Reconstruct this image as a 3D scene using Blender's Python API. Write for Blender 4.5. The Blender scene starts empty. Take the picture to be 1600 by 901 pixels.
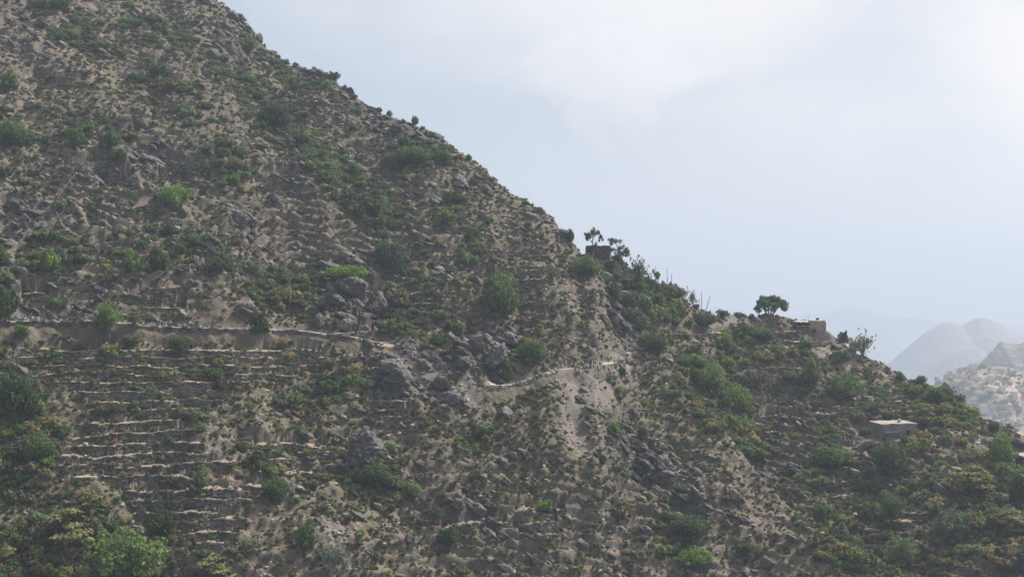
import bpy, math
import numpy as np
from mathutils import Vector
R = math.radians
S = bpy.context.scene
C = S.collection
RNG = np.random.default_rng(7)

# ------------------------------------------------------------------ camera, world, sun, exposure
F, UC, HOR = 2198.0, 800.0, 440.0        # focal length and horizon line, in photo pixels (1600 wide)
cam = bpy.data.cameras.new('camera'); cam_o = bpy.data.objects.new('camera', cam); C.objects.link(cam_o)
cam.sensor_width = 36.0; cam.lens = 36.0*F/1600.0
cam.shift_y = (HOR-450.5)/1600.0
cam.clip_start = 1.0; cam.clip_end = 30000.0
cam_o.location = (0, 0, 0); cam_o.rotation_euler = (R(90), 0, 0)
S.camera = cam_o
S.view_settings.view_transform = 'Standard'; S.view_settings.look = 'None'
S.view_settings.exposure = 1.28; S.view_settings.gamma = 1.0
S.cycles.volume_bounces = 1
S.cycles.max_bounces = 6

SUN_EL, SUN_AZ = 50.0, 58.0              # degrees; azimuth clockwise from +Y, so right of the view and ahead
sd = Vector((math.sin(R(SUN_AZ))*math.cos(R(SUN_EL)), math.cos(R(SUN_AZ))*math.cos(R(SUN_EL)), math.sin(R(SUN_EL))))
sun = bpy.data.lights.new('sun', 'SUN'); sun.energy = 4.1; sun.angle = R(10); sun.color = (1.0, .955, .90)
sun_o = bpy.data.objects.new('sun', sun); C.objects.link(sun_o)
sun_o.rotation_euler = sd.to_track_quat('Z', 'Y').to_euler(); sun_o.location = (300, 300, 400)


class NT:
    """small helper round a node tree"""
    def __init__(s, tree): s.t = tree; s.n = tree.nodes; s.l = tree.links
    def add(s, typ, **kw):
        n = s.n.new(typ)
        for k, v in kw.items():
            if k.startswith('i_'):
                k = k[2:]
                s.set(n, int(k) if k.isdigit() else k.replace('__', ' '), v)
            else: setattr(n, k, v)
        return n
    def set(s, n, key, v):
        if hasattr(v, 'is_output') or isinstance(v, bpy.types.NodeSocket): s.l.new(v, n.inputs[key])
        else: n.inputs[key].default_value = v
    def math(s, op, a, b=0.0, c=0.0, clamp=False):
        n = s.n.new('ShaderNodeMath'); n.operation = op; n.use_clamp = clamp
        s.set(n, 0, a); s.set(n, 1, b)
        if op in ('MULTIPLY_ADD', 'SMOOTH_MIN', 'SMOOTH_MAX'): s.set(n, 2, c)
        return n.outputs[0]
    def ramp(s, v, lo, hi):
        n = s.n.new('ShaderNodeMapRange'); n.interpolation_type = 'SMOOTHSTEP'
        s.set(n, 0, v); n.inputs[1].default_value = lo; n.inputs[2].default_value = hi
        return n.outputs[0]
    def mix(s, f, a, b, mode='MIX'):
        n = s.n.new('ShaderNodeMix'); n.data_type = 'RGBA'; n.blend_type = mode
        s.set(n, 0, f)
        for i, x in ((6, a), (7, b)):
            s.set(n, i, (*x, 1) if isinstance(x, tuple) and len(x) == 3 else x)
        return n.outputs[2]
    def noise(s, vec, scale, detail=4, rough=.55, dist=0.0):
        n = s.n.new('ShaderNodeTexNoise'); s.set(n, 'Vector', vec)
        n.inputs['Scale'].default_value = scale; n.inputs['Detail'].default_value = detail
        n.inputs['Roughness'].default_value = rough; n.inputs['Distortion'].default_value = dist
        return n.outputs[0]


W = bpy.data.worlds.new('World'); S.world = W; W.use_nodes = True
w = NT(W.node_tree); w.n.clear()
sky = w.add('ShaderNodeTexSky', sky_type='NISHITA', sun_disc=False)
sky.sun_elevation = R(SUN_EL); sky.sun_rotation = R(SUN_AZ); sky.air_density = 1.0; sky.dust_density = 4.0; sky.altitude = 1800
tc = w.add('ShaderNodeTexCoord').outputs['Generated']
sx_ = w.add('ShaderNodeSeparateXYZ', i_Vector=tc); cx_ = w.add('ShaderNodeCombineXYZ', i_X=sx_.outputs[0], i_Y=sx_.outputs[1], i_Z=w.math('MAXIMUM', sx_.outputs[2], .012))
w.l.new(cx_.outputs[0], sky.inputs['Vector'])
mp = w.add('ShaderNodeMapping', i_Vector=tc); mp.inputs['Scale'].default_value = (1, 1, 2.3)
n1 = w.noise(mp.outputs[0], 3.1, 5, .5, .3); n2 = w.noise(mp.outputs[0], 9.0, 6, .55, .4)
# one cumulus bank seen above the ridge
dv = Vector(((985-UC)/F, 1, (HOR-130)/F)).normalized()
dsub = w.add('ShaderNodeVectorMath', operation='SUBTRACT', i_0=tc, i_1=tuple(dv))
dscl = w.add('ShaderNodeVectorMath', operation='MULTIPLY', i_0=dsub.outputs[0], i_1=(1, 1, 1.7))
dlen = w.add('ShaderNodeVectorMath', operation='LENGTH', i_0=dscl.outputs[0]).outputs['Value']
n3 = w.noise(tc, 16.0, 7, .6, .6); n4 = w.noise(tc, 7.0, 3, .5)
puff = w.math('SUBTRACT', w.math('MULTIPLY_ADD', n3, .20, w.math('MULTIPLY_ADD', n4, .22, -.205)), w.math('SUBTRACT', dlen, .052))
puff = w.math('MULTIPLY', w.ramp(puff, -.008, .04), .30)
cover = w.math('MULTIPLY_ADD', w.ramp(n1, .36, .66), .34, .50)
cover = w.math('MULTIPLY_ADD', w.math('SUBTRACT', n2, .5), .25, cover)
# veil brighter round the veiled sun
dt = w.add('ShaderNodeVectorMath', operation='DOT_PRODUCT', i_0=tc, i_1=tuple(sd)).outputs['Value']
glow = w.math('POWER', w.math('MAXIMUM', dt, 0.0), 2.6)
cover = w.math('ADD', w.math('MULTIPLY_ADD', glow, .9, cover), puff, clamp=True)
cl = w.mix(w.math('MULTIPLY', glow, 1.6, clamp=True), (4.75, 5.3, 6.05), (12.9, 11.7, 10.3))
shade = w.math('MULTIPLY_ADD', w.math('SUBTRACT', n1, .5), .38, w.math('MULTIPLY_ADD', w.math('SUBTRACT', n3, .5), .10, 1.0))
shade = w.math('MULTIPLY_ADD', puff, .17, shade)
cls = w.add('ShaderNodeVectorMath', operation='SCALE', i_0=cl); w.set(cls, 'Scale', shade)
colr = w.mix(cover, sky.outputs[0], cls.outputs[0])
bg = w.add('ShaderNodeBackground', i_Color=colr, i_Strength=.050)
w.l.new(bg.outputs[0], w.add('ShaderNodeOutputWorld').inputs[0])

# ------------------------------------------------------------------ numpy noise
def _hash(*a):
    h = np.zeros(a[0].shape, np.uint32)
    for k, x in zip((374761393, 668265263, 2246822519, 3266489917), a):
        h = (h ^ (x.astype(np.int64).astype(np.uint32)*np.uint32(k)))
        h = (h ^ (h >> np.uint32(13)))*np.uint32(1274126177)
    return ((h ^ (h >> np.uint32(16))) & np.uint32(0xffffff)).astype(np.float32)/16777215.0
def vn2(x, y, seed=0):
    xi = np.floor(x); yi = np.floor(y); fx = (x-xi).astype(np.float32); fy = (y-yi).astype(np.float32)
    fx = fx*fx*fx*(fx*(fx*6-15)+10); fy = fy*fy*fy*(fy*(fy*6-15)+10); s = np.full(x.shape, seed)
    a = _hash(xi, yi, s); b = _hash(xi+1, yi, s); c = _hash(xi, yi+1, s); d = _hash(xi+1, yi+1, s)
    return (a+(b-a)*fx)*(1-fy)+(c+(d-c)*fx)*fy
def fbm(x, y, oct=4, seed=0, gain=.5):
    t = 0; a = 1.0; n = 0
    for o in range(oct):
        t = t+a*(vn2(x*2**o+17.3*o, y*2**o+5.1*o, seed+o)*2-1); n += a; a *= gain
    return t/n*1.6
def ridged(x, y, oct=4, seed=0):
    t = 0; a = 1.0; n = 0
    for o in range(oct):
        t = t+a*(1-np.abs(vn2(x*2**o+7.7*o, y*2**o+3.3*o, seed+o)*2-1)*1.4); n += a; a *= .5
    return t/n
def vn3(p, seed=0):
    i = np.floor(p); f = p-i; f = f*f*(3-2*f); r = 0; s = np.full(len(p), seed)
    for dx in (0, 1):
        for dy in (0, 1):
            for dz in (0, 1):
                wt = (f[:, 0] if dx else 1-f[:, 0])*(f[:, 1] if dy else 1-f[:, 1])*(f[:, 2] if dz else 1-f[:, 2])
                r = r+wt*_hash(i[:, 0]+dx, i[:, 1]+dy, i[:, 2]+dz, s)
    return r
def sstep(x, a, b):
    t = np.clip((x-a)/(b-a), 0, 1); return t*t*(3-2*t)
def smooth1(a, k):
    if len(a) < 3: return a
    k = min(k, len(a)//2*2-1); k = max(k, 1)
    p = np.pad(a, k//2, mode='edge'); return np.convolve(p, np.ones(k)/k, 'valid')[:len(a)]

# ------------------------------------------------------------------ object helpers
def add_mesh(name, v, faces, mat=None, smooth=False):
    me = bpy.data.meshes.new(name)
    v = np.asarray(v, np.float32)
    if isinstance(faces, np.ndarray):
        k = faces.shape[1]
        me.vertices.add(len(v)); me.vertices.foreach_set('co', v.ravel())
        me.loops.add(faces.size); me.loops.foreach_set('vertex_index', faces.astype(np.int32).ravel())
        me.polygons.add(len(faces)); me.polygons.foreach_set('loop_start', np.arange(0, faces.size, k, dtype=np.int32))
        me.update(calc_edges=True)
    else:
        me.from_pydata([tuple(q) for q in v], [], faces); me.update()
    if smooth: me.shade_smooth()
    if mat: me.materials.append(mat)
    return me
def link(name, data, parent=None, loc=(0, 0, 0), rot=(0, 0, 0), scale=(1, 1, 1)):
    o = bpy.data.objects.new(name, data); C.objects.link(o)
    o.location = loc; o.rotation_euler = rot; o.scale = scale
    if parent: o.parent = parent
    return o
def tag(o, label=None, cat=None, group=None, kind=None):
    for k, v in (('label', label), ('category', cat), ('group', group), ('kind', kind)):
        if v: o[k] = v
    return o
def copy_thing(root):
    r = root.copy(); C.objects.link(r)
    for ch in root.children:
        c = ch.copy(); C.objects.link(c); c.parent = r
    return r
class MB:
    def __init__(s): s.v = []; s.f = []
    def box(s, c, d, rz=0.0, jit=0.0, top=1.0):
        cx, cy, cz = c; dx, dy, dz = (q/2 for q in d); n = len(s.v); ca, sa = math.cos(rz), math.sin(rz)
        for z in (-1, 1):
            k = top if z > 0 else 1
            for x, y in ((-1, -1), (1, -1), (1, 1), (-1, 1)):
                px, py, pz = x*dx*k, y*dy*k, z*dz
                if jit:
                    j = RNG.uniform(-jit, jit, 3); px += j[0]; py += j[1]; pz += j[2]
                s.v.append((cx+px*ca-py*sa, cy+px*sa+py*ca, cz+pz))
        s.f += [(n, n+3, n+2, n+1), (n+4, n+5, n+6, n+7), (n, n+1, n+5, n+4), (n+1, n+2, n+6, n+5), (n+2, n+3, n+7, n+6), (n+3, n, n+4, n+7)]
    def tube(s, pts, radii, sides=5):
        pts = [Vector(p) for p in pts]; n0 = len(s.v)
        for i, p in enumerate(pts):
            d = (pts[min(i+1, len(pts)-1)]-pts[max(i-1, 0)]).normalized()
            a = d.cross(Vector((0.31, .95, .05))).normalized(); b = d.cross(a)
            for k in range(sides):
                t = 2*math.pi*k/sides; q = p+(a*math.cos(t)+b*math.sin(t))*radii[i]; s.v.append(tuple(q))
        for i in range(len(pts)-1):
            for k in range(sides):
                a = n0+i*sides+k; b = n0+i*sides+(k+1) % sides
                s.f.append((a, b, b+sides, a+sides))
        s.f.append(tuple(n0+(len(pts)-1)*sides+k for k in range(sides)))
    def mesh(s, name, mat, smooth=False): return add_mesh(name, s.v, s.f, mat, smooth)

# ------------------------------------------------------------------ materials
def new_mat(name):
    m = bpy.data.materials.new(name); m.use_nodes = True; t = NT(m.node_tree); t.n.clear()
    return m, t
def finish(t, col, rough=.9, bump=None, bstr=.5, bdist=.1, spec=.2):
    p = t.add('ShaderNodeBsdfPrincipled'); t.set(p, 'Base Color', (*col, 1) if isinstance(col, tuple) else col)
    p.inputs['Roughness'].default_value = rough; p.inputs['Specular IOR Level'].default_value = spec
    if bump is not None:
        b = t.add('ShaderNodeBump', i_Height=bump, i_Strength=bstr, i_Distance=bdist); t.l.new(b.outputs[0], p.inputs['Normal'])
    t.l.new(p.outputs[0], t.add('ShaderNodeOutputMaterial').inputs[0])

def mat_leaf(name, a, b, dry=None, hue=.25):
    m, t = new_mat(name)
    g = t.add('ShaderNodeNewGeometry'); oi = t.add('ShaderNodeObjectInfo')
    co = t.add('ShaderNodeTexCoord').outputs['Object']
    f = t.math('MULTIPLY_ADD', g.outputs['Random Per Island'], .5, t.math('MULTIPLY', t.noise(co, 2.2, 2), .5))
    col = t.mix(f, a, b)
    if dry: col = t.mix(t.ramp(t.math('MULTIPLY_ADD', t.noise(co, 1.3, 3), .7, t.math('MULTIPLY', oi.outputs['Random'], .35)), .5, .72), col, dry)
    v = t.math('MULTIPLY_ADD', oi.outputs['Random'], .7, .65)
    hs = t.add('ShaderNodeHueSaturation', i_Color=col, i_Value=v)
    t.set(hs, 'Saturation', t.math('MULTIPLY_ADD', oi.outputs['Random'], hue, 1-hue/2))
    d = t.add('ShaderNodeBsdfDiffuse', i_Color=hs.outputs[0]); tr = t.add('ShaderNodeBsdfTranslucent', i_Color=hs.outputs[0])
    mx = t.add('ShaderNodeMixShader', i_0=.32, i_1=d.outputs[0], i_2=tr.outputs[0])
    t.l.new(mx.outputs[0], t.add('ShaderNodeOutputMaterial').inputs[0])
    return m
def mat_rock(name, a, b, c=None, scale=1.2, island=0.0, bump=.6):
    m, t = new_mat(name)
    co = t.add('ShaderNodeTexCoord').outputs['Object']; oi = t.add('ShaderNodeObjectInfo')
    off = t.add('ShaderNodeVectorMath', operation='ADD', i_0=co)
    sc = t.add('ShaderNodeVectorMath', operation='SCALE', i_0=(13., 7., 5.)); t.set(sc, 'Scale', oi.outputs['Random']); t.l.new(sc.outputs[0], off.inputs[1])
    n = t.noise(off.outputs[0], scale, 6, .62)
    f = t.math('MULTIPLY_ADD', t.math('SUBTRACT', oi.outputs['Random'], .5), .35, n)
    if island: f = t.math('MULTIPLY_ADD', t.math('SUBTRACT', t.add('ShaderNodeNewGeometry').outputs['Random Per Island'], .5), island, f)
    col = t.mix(t.ramp(f, .3, .72), a, b)
    if c: col = t.mix(t.ramp(t.noise(off.outputs[0], scale*2.7, 4, .6), .56, .7), col, c)
    finish(t, col, .93, t.noise(off.outputs[0], scale*5, 5, .65), bump, .12)
    return m
def mat_flat(name, a, b, scale=2.0, rough=.9, bump=.3):
    m, t = new_mat(name); co = t.add('ShaderNodeTexCoord').outputs['Object']
    n = t.noise(co, scale, 6, .62); finish(t, t.mix(t.ramp(n, .3, .7), a, b), rough, t.noise(co, scale*6, 4), bump, .03); return m

M = {}
M['dark'] = mat_leaf('dark_foliage', (.038, .064, .032), (.098, .142, .062))
M['green'] = mat_leaf('green_foliage', (.058, .100, .032), (.158, .218, .074))
M['grey'] = mat_leaf('grey_green_foliage', (.064, .090, .052), (.148, .182, .102))
M['olive'] = mat_leaf('olive_foliage', (.095, .105, .042), (.215, .21, .092), (.18, .155, .08))
M['silver'] = mat_leaf('silver_foliage', (.09, .11, .085), (.17, .19, .15))
M['dry'] = mat_leaf('dry_foliage', (.085, .07, .05), (.17, .14, .095), (.10, .10, .05))
M['airy'] = mat_leaf('ridge_tree_foliage', (.07, .085, .045), (.15, .165, .09))
M['tuft'] = mat_leaf('tussock_foliage', (.070, .068, .038), (.150, .136, .085), (.062, .075, .038), .4)
M['bark'] = mat_flat('bark', (.09, .075, .06), (.17, .15, .125), 6)
M['twig'] = mat_flat('pale_twigs', (.22, .2, .17), (.34, .31, .27), 6)
M['rock'] = mat_rock('dark_rock', (.040, .038, .039), (.098, .091, .087), (.17, .155, .135))
M['rock_light'] = mat_rock('weathered_rock', (.078, .072, .068), (.155, .14, .127), (.235, .215, .19))
M['stones'] = mat_rock('loose_stone', (.12, .107, .095), (.33, .295, .26), None, 1.0)
M['wall'] = mat_rock('dry_stone', (.060, .053, .047), (.15, .132, .115), (.23, .21, .18), .8, .55)
M['wall_pale'] = mat_rock('pale_stone_blocks', (.11, .102, .097), (.22, .207, .188), (.34, .32, .295), .8, .8)
M['hut'] = mat_rock('hut_stone', (.13, .13, .135), (.25, .24, .235), (.33, .32, .31), 1.2, .5)
M['hut_dark'] = mat_rock('dark_hut_stone', (.06, .06, .064), (.12, .115, .115), (.16, .155, .15), 1.2, .4)
M['roof'] = mat_flat('earth_roof', (.17, .152, .125), (.26, .232, .19), 1.5)
M['mud'] = mat_flat('mud_plaster', (.21, .165, .135), (.30, .245, .20), 1.3)
M['slab'] = mat_flat('pale_slab', (.26, .245, .23), (.37, .35, .325), 2)
M['house_roof'] = mat_flat('house_roof', (.50, .40, .30), (.62, .51, .40), .5)
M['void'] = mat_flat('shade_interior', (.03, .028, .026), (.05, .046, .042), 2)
M['timber'] = mat_flat('old_timber', (.16, .13, .10), (.26, .22, .18), 5)
M['path'] = mat_flat('trodden_earth', (.20, .165, .13), (.28, .24, .19), .5, .95, .5)

# ------------------------------------------------------------------ terrain
def curve(pts, u):
    p = np.array(pts, float); return np.interp(u, p[:, 0], p[:, 1])
SIL_A = [(-700, -850), (-300, -500), (0, -265), (200, -105), (300, -30), (345, 4), (380, 37), (400, 55), (420, 76), (450, 99), (480, 107), (510, 116),
         (530, 135), (560, 154), (590, 172), (610, 184), (640, 192), (662, 198), (690, 216), (730, 244), (760, 266), (790, 294), (810, 307),
         (850, 328), (870, 350), (890, 372), (905, 390), (930, 404), (945, 440), (960, 480), (985, 532), (1010, 566), (1045, 602), (1110, 644),
         (1150, 692), (1180, 732), (1230, 786), (1300, 838), (1380, 882), (1420, 908), (1600, 1010), (2200, 1300)]
Y_A = [(-700, 480), (-300, 430), (0, 390), (350, 330), (900, 262), (1000, 250), (1100, 232), (1200, 216), (1300, 203), (1400, 195), (1600, 188), (2200, 180)]
B_A = [(-700, 165), (0, 170), (400, 172), (800, 185), (1000, 190), (1200, 195), (1400, 180), (1600, 168), (2200, 150)]
SIL_B = [(-700, 1100), (700, 620), (850, 440), (900, 396), (930, 402), (955, 409), (1000, 434), (1040, 455), (1080, 474), (1110, 489), (1140, 493), (1170, 493),
         (1200, 490), (1240, 494), (1265, 501), (1296, 516), (1340, 549), (1370, 564), (1400, 580), (1440, 598), (1480, 616), (1520, 638),
         (1560, 660), (1600, 684), (1700, 744), (1900, 865), (2200, 1040)]
Y_B = [(-700, 262), (900, 262), (1000, 268), (1110, 275), (1200, 285), (1300, 283), (1450, 265), (1600, 245), (1900, 220), (2200, 210)]
B_B = [(-700, 185), (900, 188), (1000, 200), (1200, 214), (1400, 206), (1600, 192), (1900, 180), (2200, 170)]
VB = 955.0
def hill(u, y, sil, yc, yb, vb=VB):
    Yc = curve(yc, u); Yb = curve(yb, u); zc = (HOR-curve(sil, u))/F*Yc; zb = (HOR-np.maximum(vb, curve(sil, u)+80))/F*Yb
    s = (y-Yb)/(Yc-Yb); sl = (zc-zb)/(Yc-Yb)
    z = zb+(zc-zb)*s+np.sin(np.clip(s, 0, 1)*math.pi)*.03*(zc-zb)
    z = np.where(s < 0, zb+(y-Yb)*np.maximum(sl, .5), z)
    d = y-Yc
    zback = zc-.62*d
    k = 1.2
    a = np.where(d < 60, z, zback+50); h = np.clip(.5+.5*(zback-a)/k, 0, 1)
    return zback*(1-h)+a*h-k*h*(1-h), d, s
NC, NR = 1010, 800
ucol = np.linspace(-240, 1840, NC)
yb0 = np.minimum(curve(B_A, ucol), curve(B_B, ucol))-6
ye = np.maximum(curve(Y_A, ucol), np.where(ucol > 880, curve(Y_B, ucol), 0))+14
near = np.array([40, 60, 85, 110, 135, 155], float)
tt = np.linspace(0, 1, NR)
Ymain = yb0[:, None]+(ye-yb0)[:, None]*tt[None, :]
fr = np.linspace(0, 1, len(near)+1)[:-1]
DEEP = -450.0
Ynear = 45+(yb0[:, None]-45)*fr[None, :]
bk = np.linspace(0, 1, 22)[1:]**1.6
Yback = ye[:, None]+bk[None, :]*1000
Y = np.concatenate([Ynear, Ymain, Yback], 1)
NY = Y.shape[1]
U = np.repeat(ucol[:, None], NY, 1)
X = (U-UC)/F*Y
zA, dA, sA = hill(U, Y, SIL_A, Y_A, B_A)
zB, dB, sB = hill(U, Y, SIL_B, Y_B, B_B, 960)
zB = np.where(U < 880, zB-(880-U)*.2, zB)
onA = zA > zB
kk = 2.0; hh = np.clip(.5+.5*(zA-zB)/kk, 0, 1)
Z = zB*(1-hh)+zA*hh+kk*hh*(1-hh)*.3
dcr = np.where(onA, dA, dB)
far_zone = np.clip(dcr/40, 0, 1)
crest = np.clip(np.abs(dcr)/22, .12, 1)            # quieter relief near the crest keeps the skyline
def V_of(z): return HOR-F*z/Y
V0 = V_of(Z)
# image-space masks are sampled once into per-vertex region weights of the hill itself
def blob(cu, cv, a, b, ang=0.0, soft=.5):
    c, s = math.cos(R(ang)), math.sin(R(ang)); du = U-cu; dv_ = V0-cv
    q = np.sqrt(((du*c+dv_*s)/a)**2+((-du*s+dv_*c)/b)**2)
    return 1-sstep(q, 1-soft, 1+soft*.6)
def blobs(lst):
    r = np.zeros_like(U)
    for a in lst: r = np.maximum(r, blob(*a[:5])*(a[5] if len(a) > 5 else 1))
    return r
ROCKS = [(560, 455, 75, 60, 30), (565, 700, 30, 30, 0), (375, 338, 28, 22, 20), (640, 580, 60, 60, 40, .8), (745, 560, 60, 45, 20), (770, 540, 40, 60, 0),
         (1010, 720, 110, 40, 38, .9), (1060, 760, 80, 40, 40, .9), (745, 800, 50, 28, 35), (620, 200, 60, 18, 22), (500, 120, 50, 16, 25), (240, 255, 50, 30, 0, .8),
         (440, 270, 60, 25, 35, .7), (60, 465, 60, 35, 0, .6), (965, 480, 20, 70, -25), (200, 270, 60, 25, 0, .8), (390, 60, 60, 40, 38, .8), (1470, 770, 50, 25, 35, .7),
         (330, 400, 60, 30, 20, .6), (700, 630, 30, 25, 30), (880, 350, 25, 50, -30, .8), (60, 340, 70, 30, 0, .7), (570, 165, 40, 20, 30, .8), (690, 220, 40, 15, 33, .7), (1560, 690, 60, 22, 10, .5)]
rockm = blobs(ROCKS)
SCREE = [(900, 662, 24, 85, -14, 1), (925, 605, 46, 26, 20, 1), (735, 620, 14, 40, -25, 1), (655, 570, 60, 25, 20, .9), (650, 620, 25, 60, 0, .35), (1545, 690, 60, 20, 10, .7), (1125, 500, 40, 14, 0, .9), (1325, 560, 30, 25, 40, .9),
         (1285, 545, 30, 18, 20, .8), (970, 560, 22, 22, 0, .8), (60, 470, 60, 26, 10, .6), (1300, 530, 30, 12, 15, .9), (1230, 505, 50, 16, 0, .35), (520, 830, 40, 25, 0, .6), (1450, 770, 40, 25, 30, .4)]
screem = blobs(SCREE)
olive = blobs([(150, 560, 260, 55, 0, .9), (420, 590, 190, 60, 5, .7), (100, 820, 190, 110, 0, .7), (1130, 610, 110, 60, 35, .8), (1350, 640, 260, 70, 20, .25),
               (1450, 800, 260, 120, 0, .3), (1030, 450, 90, 60, 25, .6), (860, 690, 260, 90, 0, .35), (420, 200, 200, 90, 35, .3), (600, 430, 90, 60, 0, .5)])
# relief: ribs running down and to the right, ledges, rock
al = X*.72-Y*.69; ac = X*.69+Y*.72
Z = Z+crest*(fbm(ac/16, al/55, 4, 11)*2.0+fbm(X/30, Y/30, 3, 21)*1.6)
Z = Z+np.clip(crest, .3, 1)*fbm(X/7, Y/7, 3, 31)*.75
ledge = np.clip(.6+.75*fbm(X/22, Y/22, 2, 41)+.3*(V0 < 480), 0, 1)*(1-screem)*(1-rockm*.7)
per = 1.4
ph = (Z+1.3*fbm(X/20, Y/20, 3, 51)+.34*fbm(X/5.5, Y/4.5, 3, 53)+.11*X)/per
frc = ph-np.floor(ph)
Z = Z+np.clip(crest, .4, 1)*ledge*per*(sstep(frc, .58, .92)-frc)*1.0
rr = ridged(ac/3.2, al/7.5, 4, 61)
Z = Z+(np.clip(crest, .4, 1)*(.14+.9*rockm)*(1-screem)*(rr-.45)*1.9)
Z = Z+rockm*np.clip(crest, .2, 1)*(np.round(fbm(ac/4.0, al/8, 2, 71)*3)/3)*1.6
Z = Z+np.clip(crest, .35, 1)*(1-.7*screem)*(fbm(X/3.2, Y/3.2, 3, 77)*.36)
Z = Z+(1-.6*screem)*(fbm(X/1.5, Y/1.5, 3, 81)*.34+fbm(X/.55, Y/.55, 2, 91)*.12)
# gully carrying scree on the main face
Z = Z-np.clip(crest, .3, 1)*blob(898, 684, 26, 66, -12)*1.2-blob(990, 545, 16, 50, -15)*.8

VIS = slice(len(near), len(near)+NR)
def col_of(u): return int(np.clip(round((u-ucol[0])/(ucol[1]-ucol[0])), 0, NC-1))
def row_at(j, v):
    """first row of column j, going away from the camera, whose surface rises to picture line v"""
    vv = HOR-F*Z[j]/Y[j]
    ok = np.nonzero(vv[VIS] <= v)[0]
    return (len(near)+int(ok[0])) if len(ok) else None
def surf(u, v):
    j = col_of(u); r = row_at(j, v)
    if r is None: r = int(np.argmin(HOR-F*Z[j]/Y[j]))
    return j, r, Vector((X[j, r], Y[j, r], Z[j, r]))

bare = screem.copy(); soil = np.zeros_like(Z)
# footpaths: benches cut in the slope
PATHS = [('upper', [(-230, 500), (0, 503), (60, 503), (150, 505), (250, 511), (330, 515), (400, 515), (430, 514), (480, 519), (540, 528), (590, 535), (625, 542)], 1.25),
         ('lower', [(752, 604), (800, 603), (830, 592), (860, 581), (890, 575), (930, 572), (985, 566)], 1.1)]
path_pts = {}
for nm, pl, hw in PATHS:
    j0, j1 = col_of(pl[0][0]), col_of(pl[-1][0])
    js = np.arange(j0, j1+1); rows = np.array([row_at(j, curve(pl, ucol[j])) for j in js])
    yp = smooth1(Y[js, rows], 21); zp = smooth1(np.array([np.interp(yp[i], Y[j], Z[j]) for i, j in enumerate(js)]), 25)+.05
    for i, j in enumerate(js):
        d = Y[j]-yp[i]; e = min(1, (i+1)/26, (len(js)-i)/26); e = e*e*(3-2*e)
        inb = np.abs(d) < hw
        Z[j] = np.where(inb, zp[i]*e+Z[j]*(1-e), Z[j])
        # cut bank uphill and fill below join the natural slope
        up = (d >= hw) & (d < hw+2.6); kb = np.clip((d-hw)/2.6, 0, 1); Z[j] = np.where(up, (zp[i]+(d-hw)*.9)*(1-kb)*e+Z[j]*(1-(1-kb)*e), Z[j])
        dn = (d < -hw) & (d > -hw-1.5); kd_ = np.clip((-hw-d)/1.5, 0, 1)*.75+.25; Z[j] = np.where(dn, zp[i]*(1-kd_)*e+Z[j]*(1-(1-kd_)*e), Z[j])
        bare[j] = np.maximum(bare[j], np.where((d > -hw) & (d < hw+.5), .75*e, 0))
    path_pts[nm] = (js, yp, zp, hw)
# terraces: each line is the lip of one terrace, listed from the bottom up in stacks
TERR = [
 ('lower terraces', [(305, 857, 346, 853), (278, 841, 372, 838), (240, 824, 384, 817), (214, 808, 336, 806), (204, 791, 396, 786), (190, 774, 384, 769), (110, 754, 300, 750),
   (84, 735, 374, 729), (84, 720, 330, 714), (92, 704, 318, 697), (98, 689, 300, 680), (118, 671, 276, 659), (222, 648, 330, 645), (150, 634, 345, 630), (120, 618, 360, 614)]),
 ('middle terraces', [(400, 722, 455, 722), (396, 702, 470, 700), (380, 768, 490, 770), (430, 745, 500, 742), (470, 700, 548, 706), (490, 745, 550, 748)]),
 ('green terraces', [(40, 604, 420, 602), (30, 590, 470, 590), (20, 577, 500, 576), (20, 564, 520, 564), (20, 552, 500, 554)]),
 ('gully terraces', [(806, 442, 862, 440), (808, 430, 860, 428), (812, 418, 858, 416), (816, 406, 856, 404)]),
 ('pasture terraces', [(690, 832, 790, 822), (560, 330, 640, 318), (640, 268, 730, 262), (520, 240, 600, 232), (100, 262, 180, 256), (190, 190, 260, 182), (300, 130, 360, 126), (180, 330, 250, 326), (320, 420, 380, 415)]),
 ('spur terraces', [(1262, 523, 1314, 521), (1262, 760, 1330, 757), (1254, 742, 1322, 739), (1378, 648, 1432, 645), (1382, 636, 1430, 632), (1386, 625, 1428, 621), (1210, 545, 1300, 539), (1180, 530, 1275, 522), (1300, 780, 1350, 778)]),
 ('slope walls', [(1330, 700, 1375, 697), (1300, 640, 1350, 640), (1480, 735, 1530, 740), (1180, 580, 1240, 582), (1310, 812, 1346, 810)]),
]
rg = np.random.default_rng(31); extra = []
for k in range(62):
    u_ = rg.uniform(0, 1500); v_ = rg.uniform(60, 870); L0 = rg.uniform(35, 95)
    for m_ in range(int(rg.integers(1, 5))):
        uu_ = u_+rg.normal(0, 8); vv_ = v_-m_*rg.uniform(11, 15); L_ = L0*rg.uniform(.6, 1.1)
        if min(vv_-min(curve(SIL_A, q_), curve(SIL_B, q_)) for q_ in (uu_, uu_+L_)) < 28 or (uu_ < 420 and uu_+L_ > 20 and 490 < vv_ < 870) or (600 < uu_ < 990 and 530 < vv_ < 740): continue
        extra.append((uu_, vv_, uu_+L_, vv_+rg.normal(-.03, .04)*L_))
TERR.append(('scattered terraces', extra))
terr_walls = []
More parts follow.
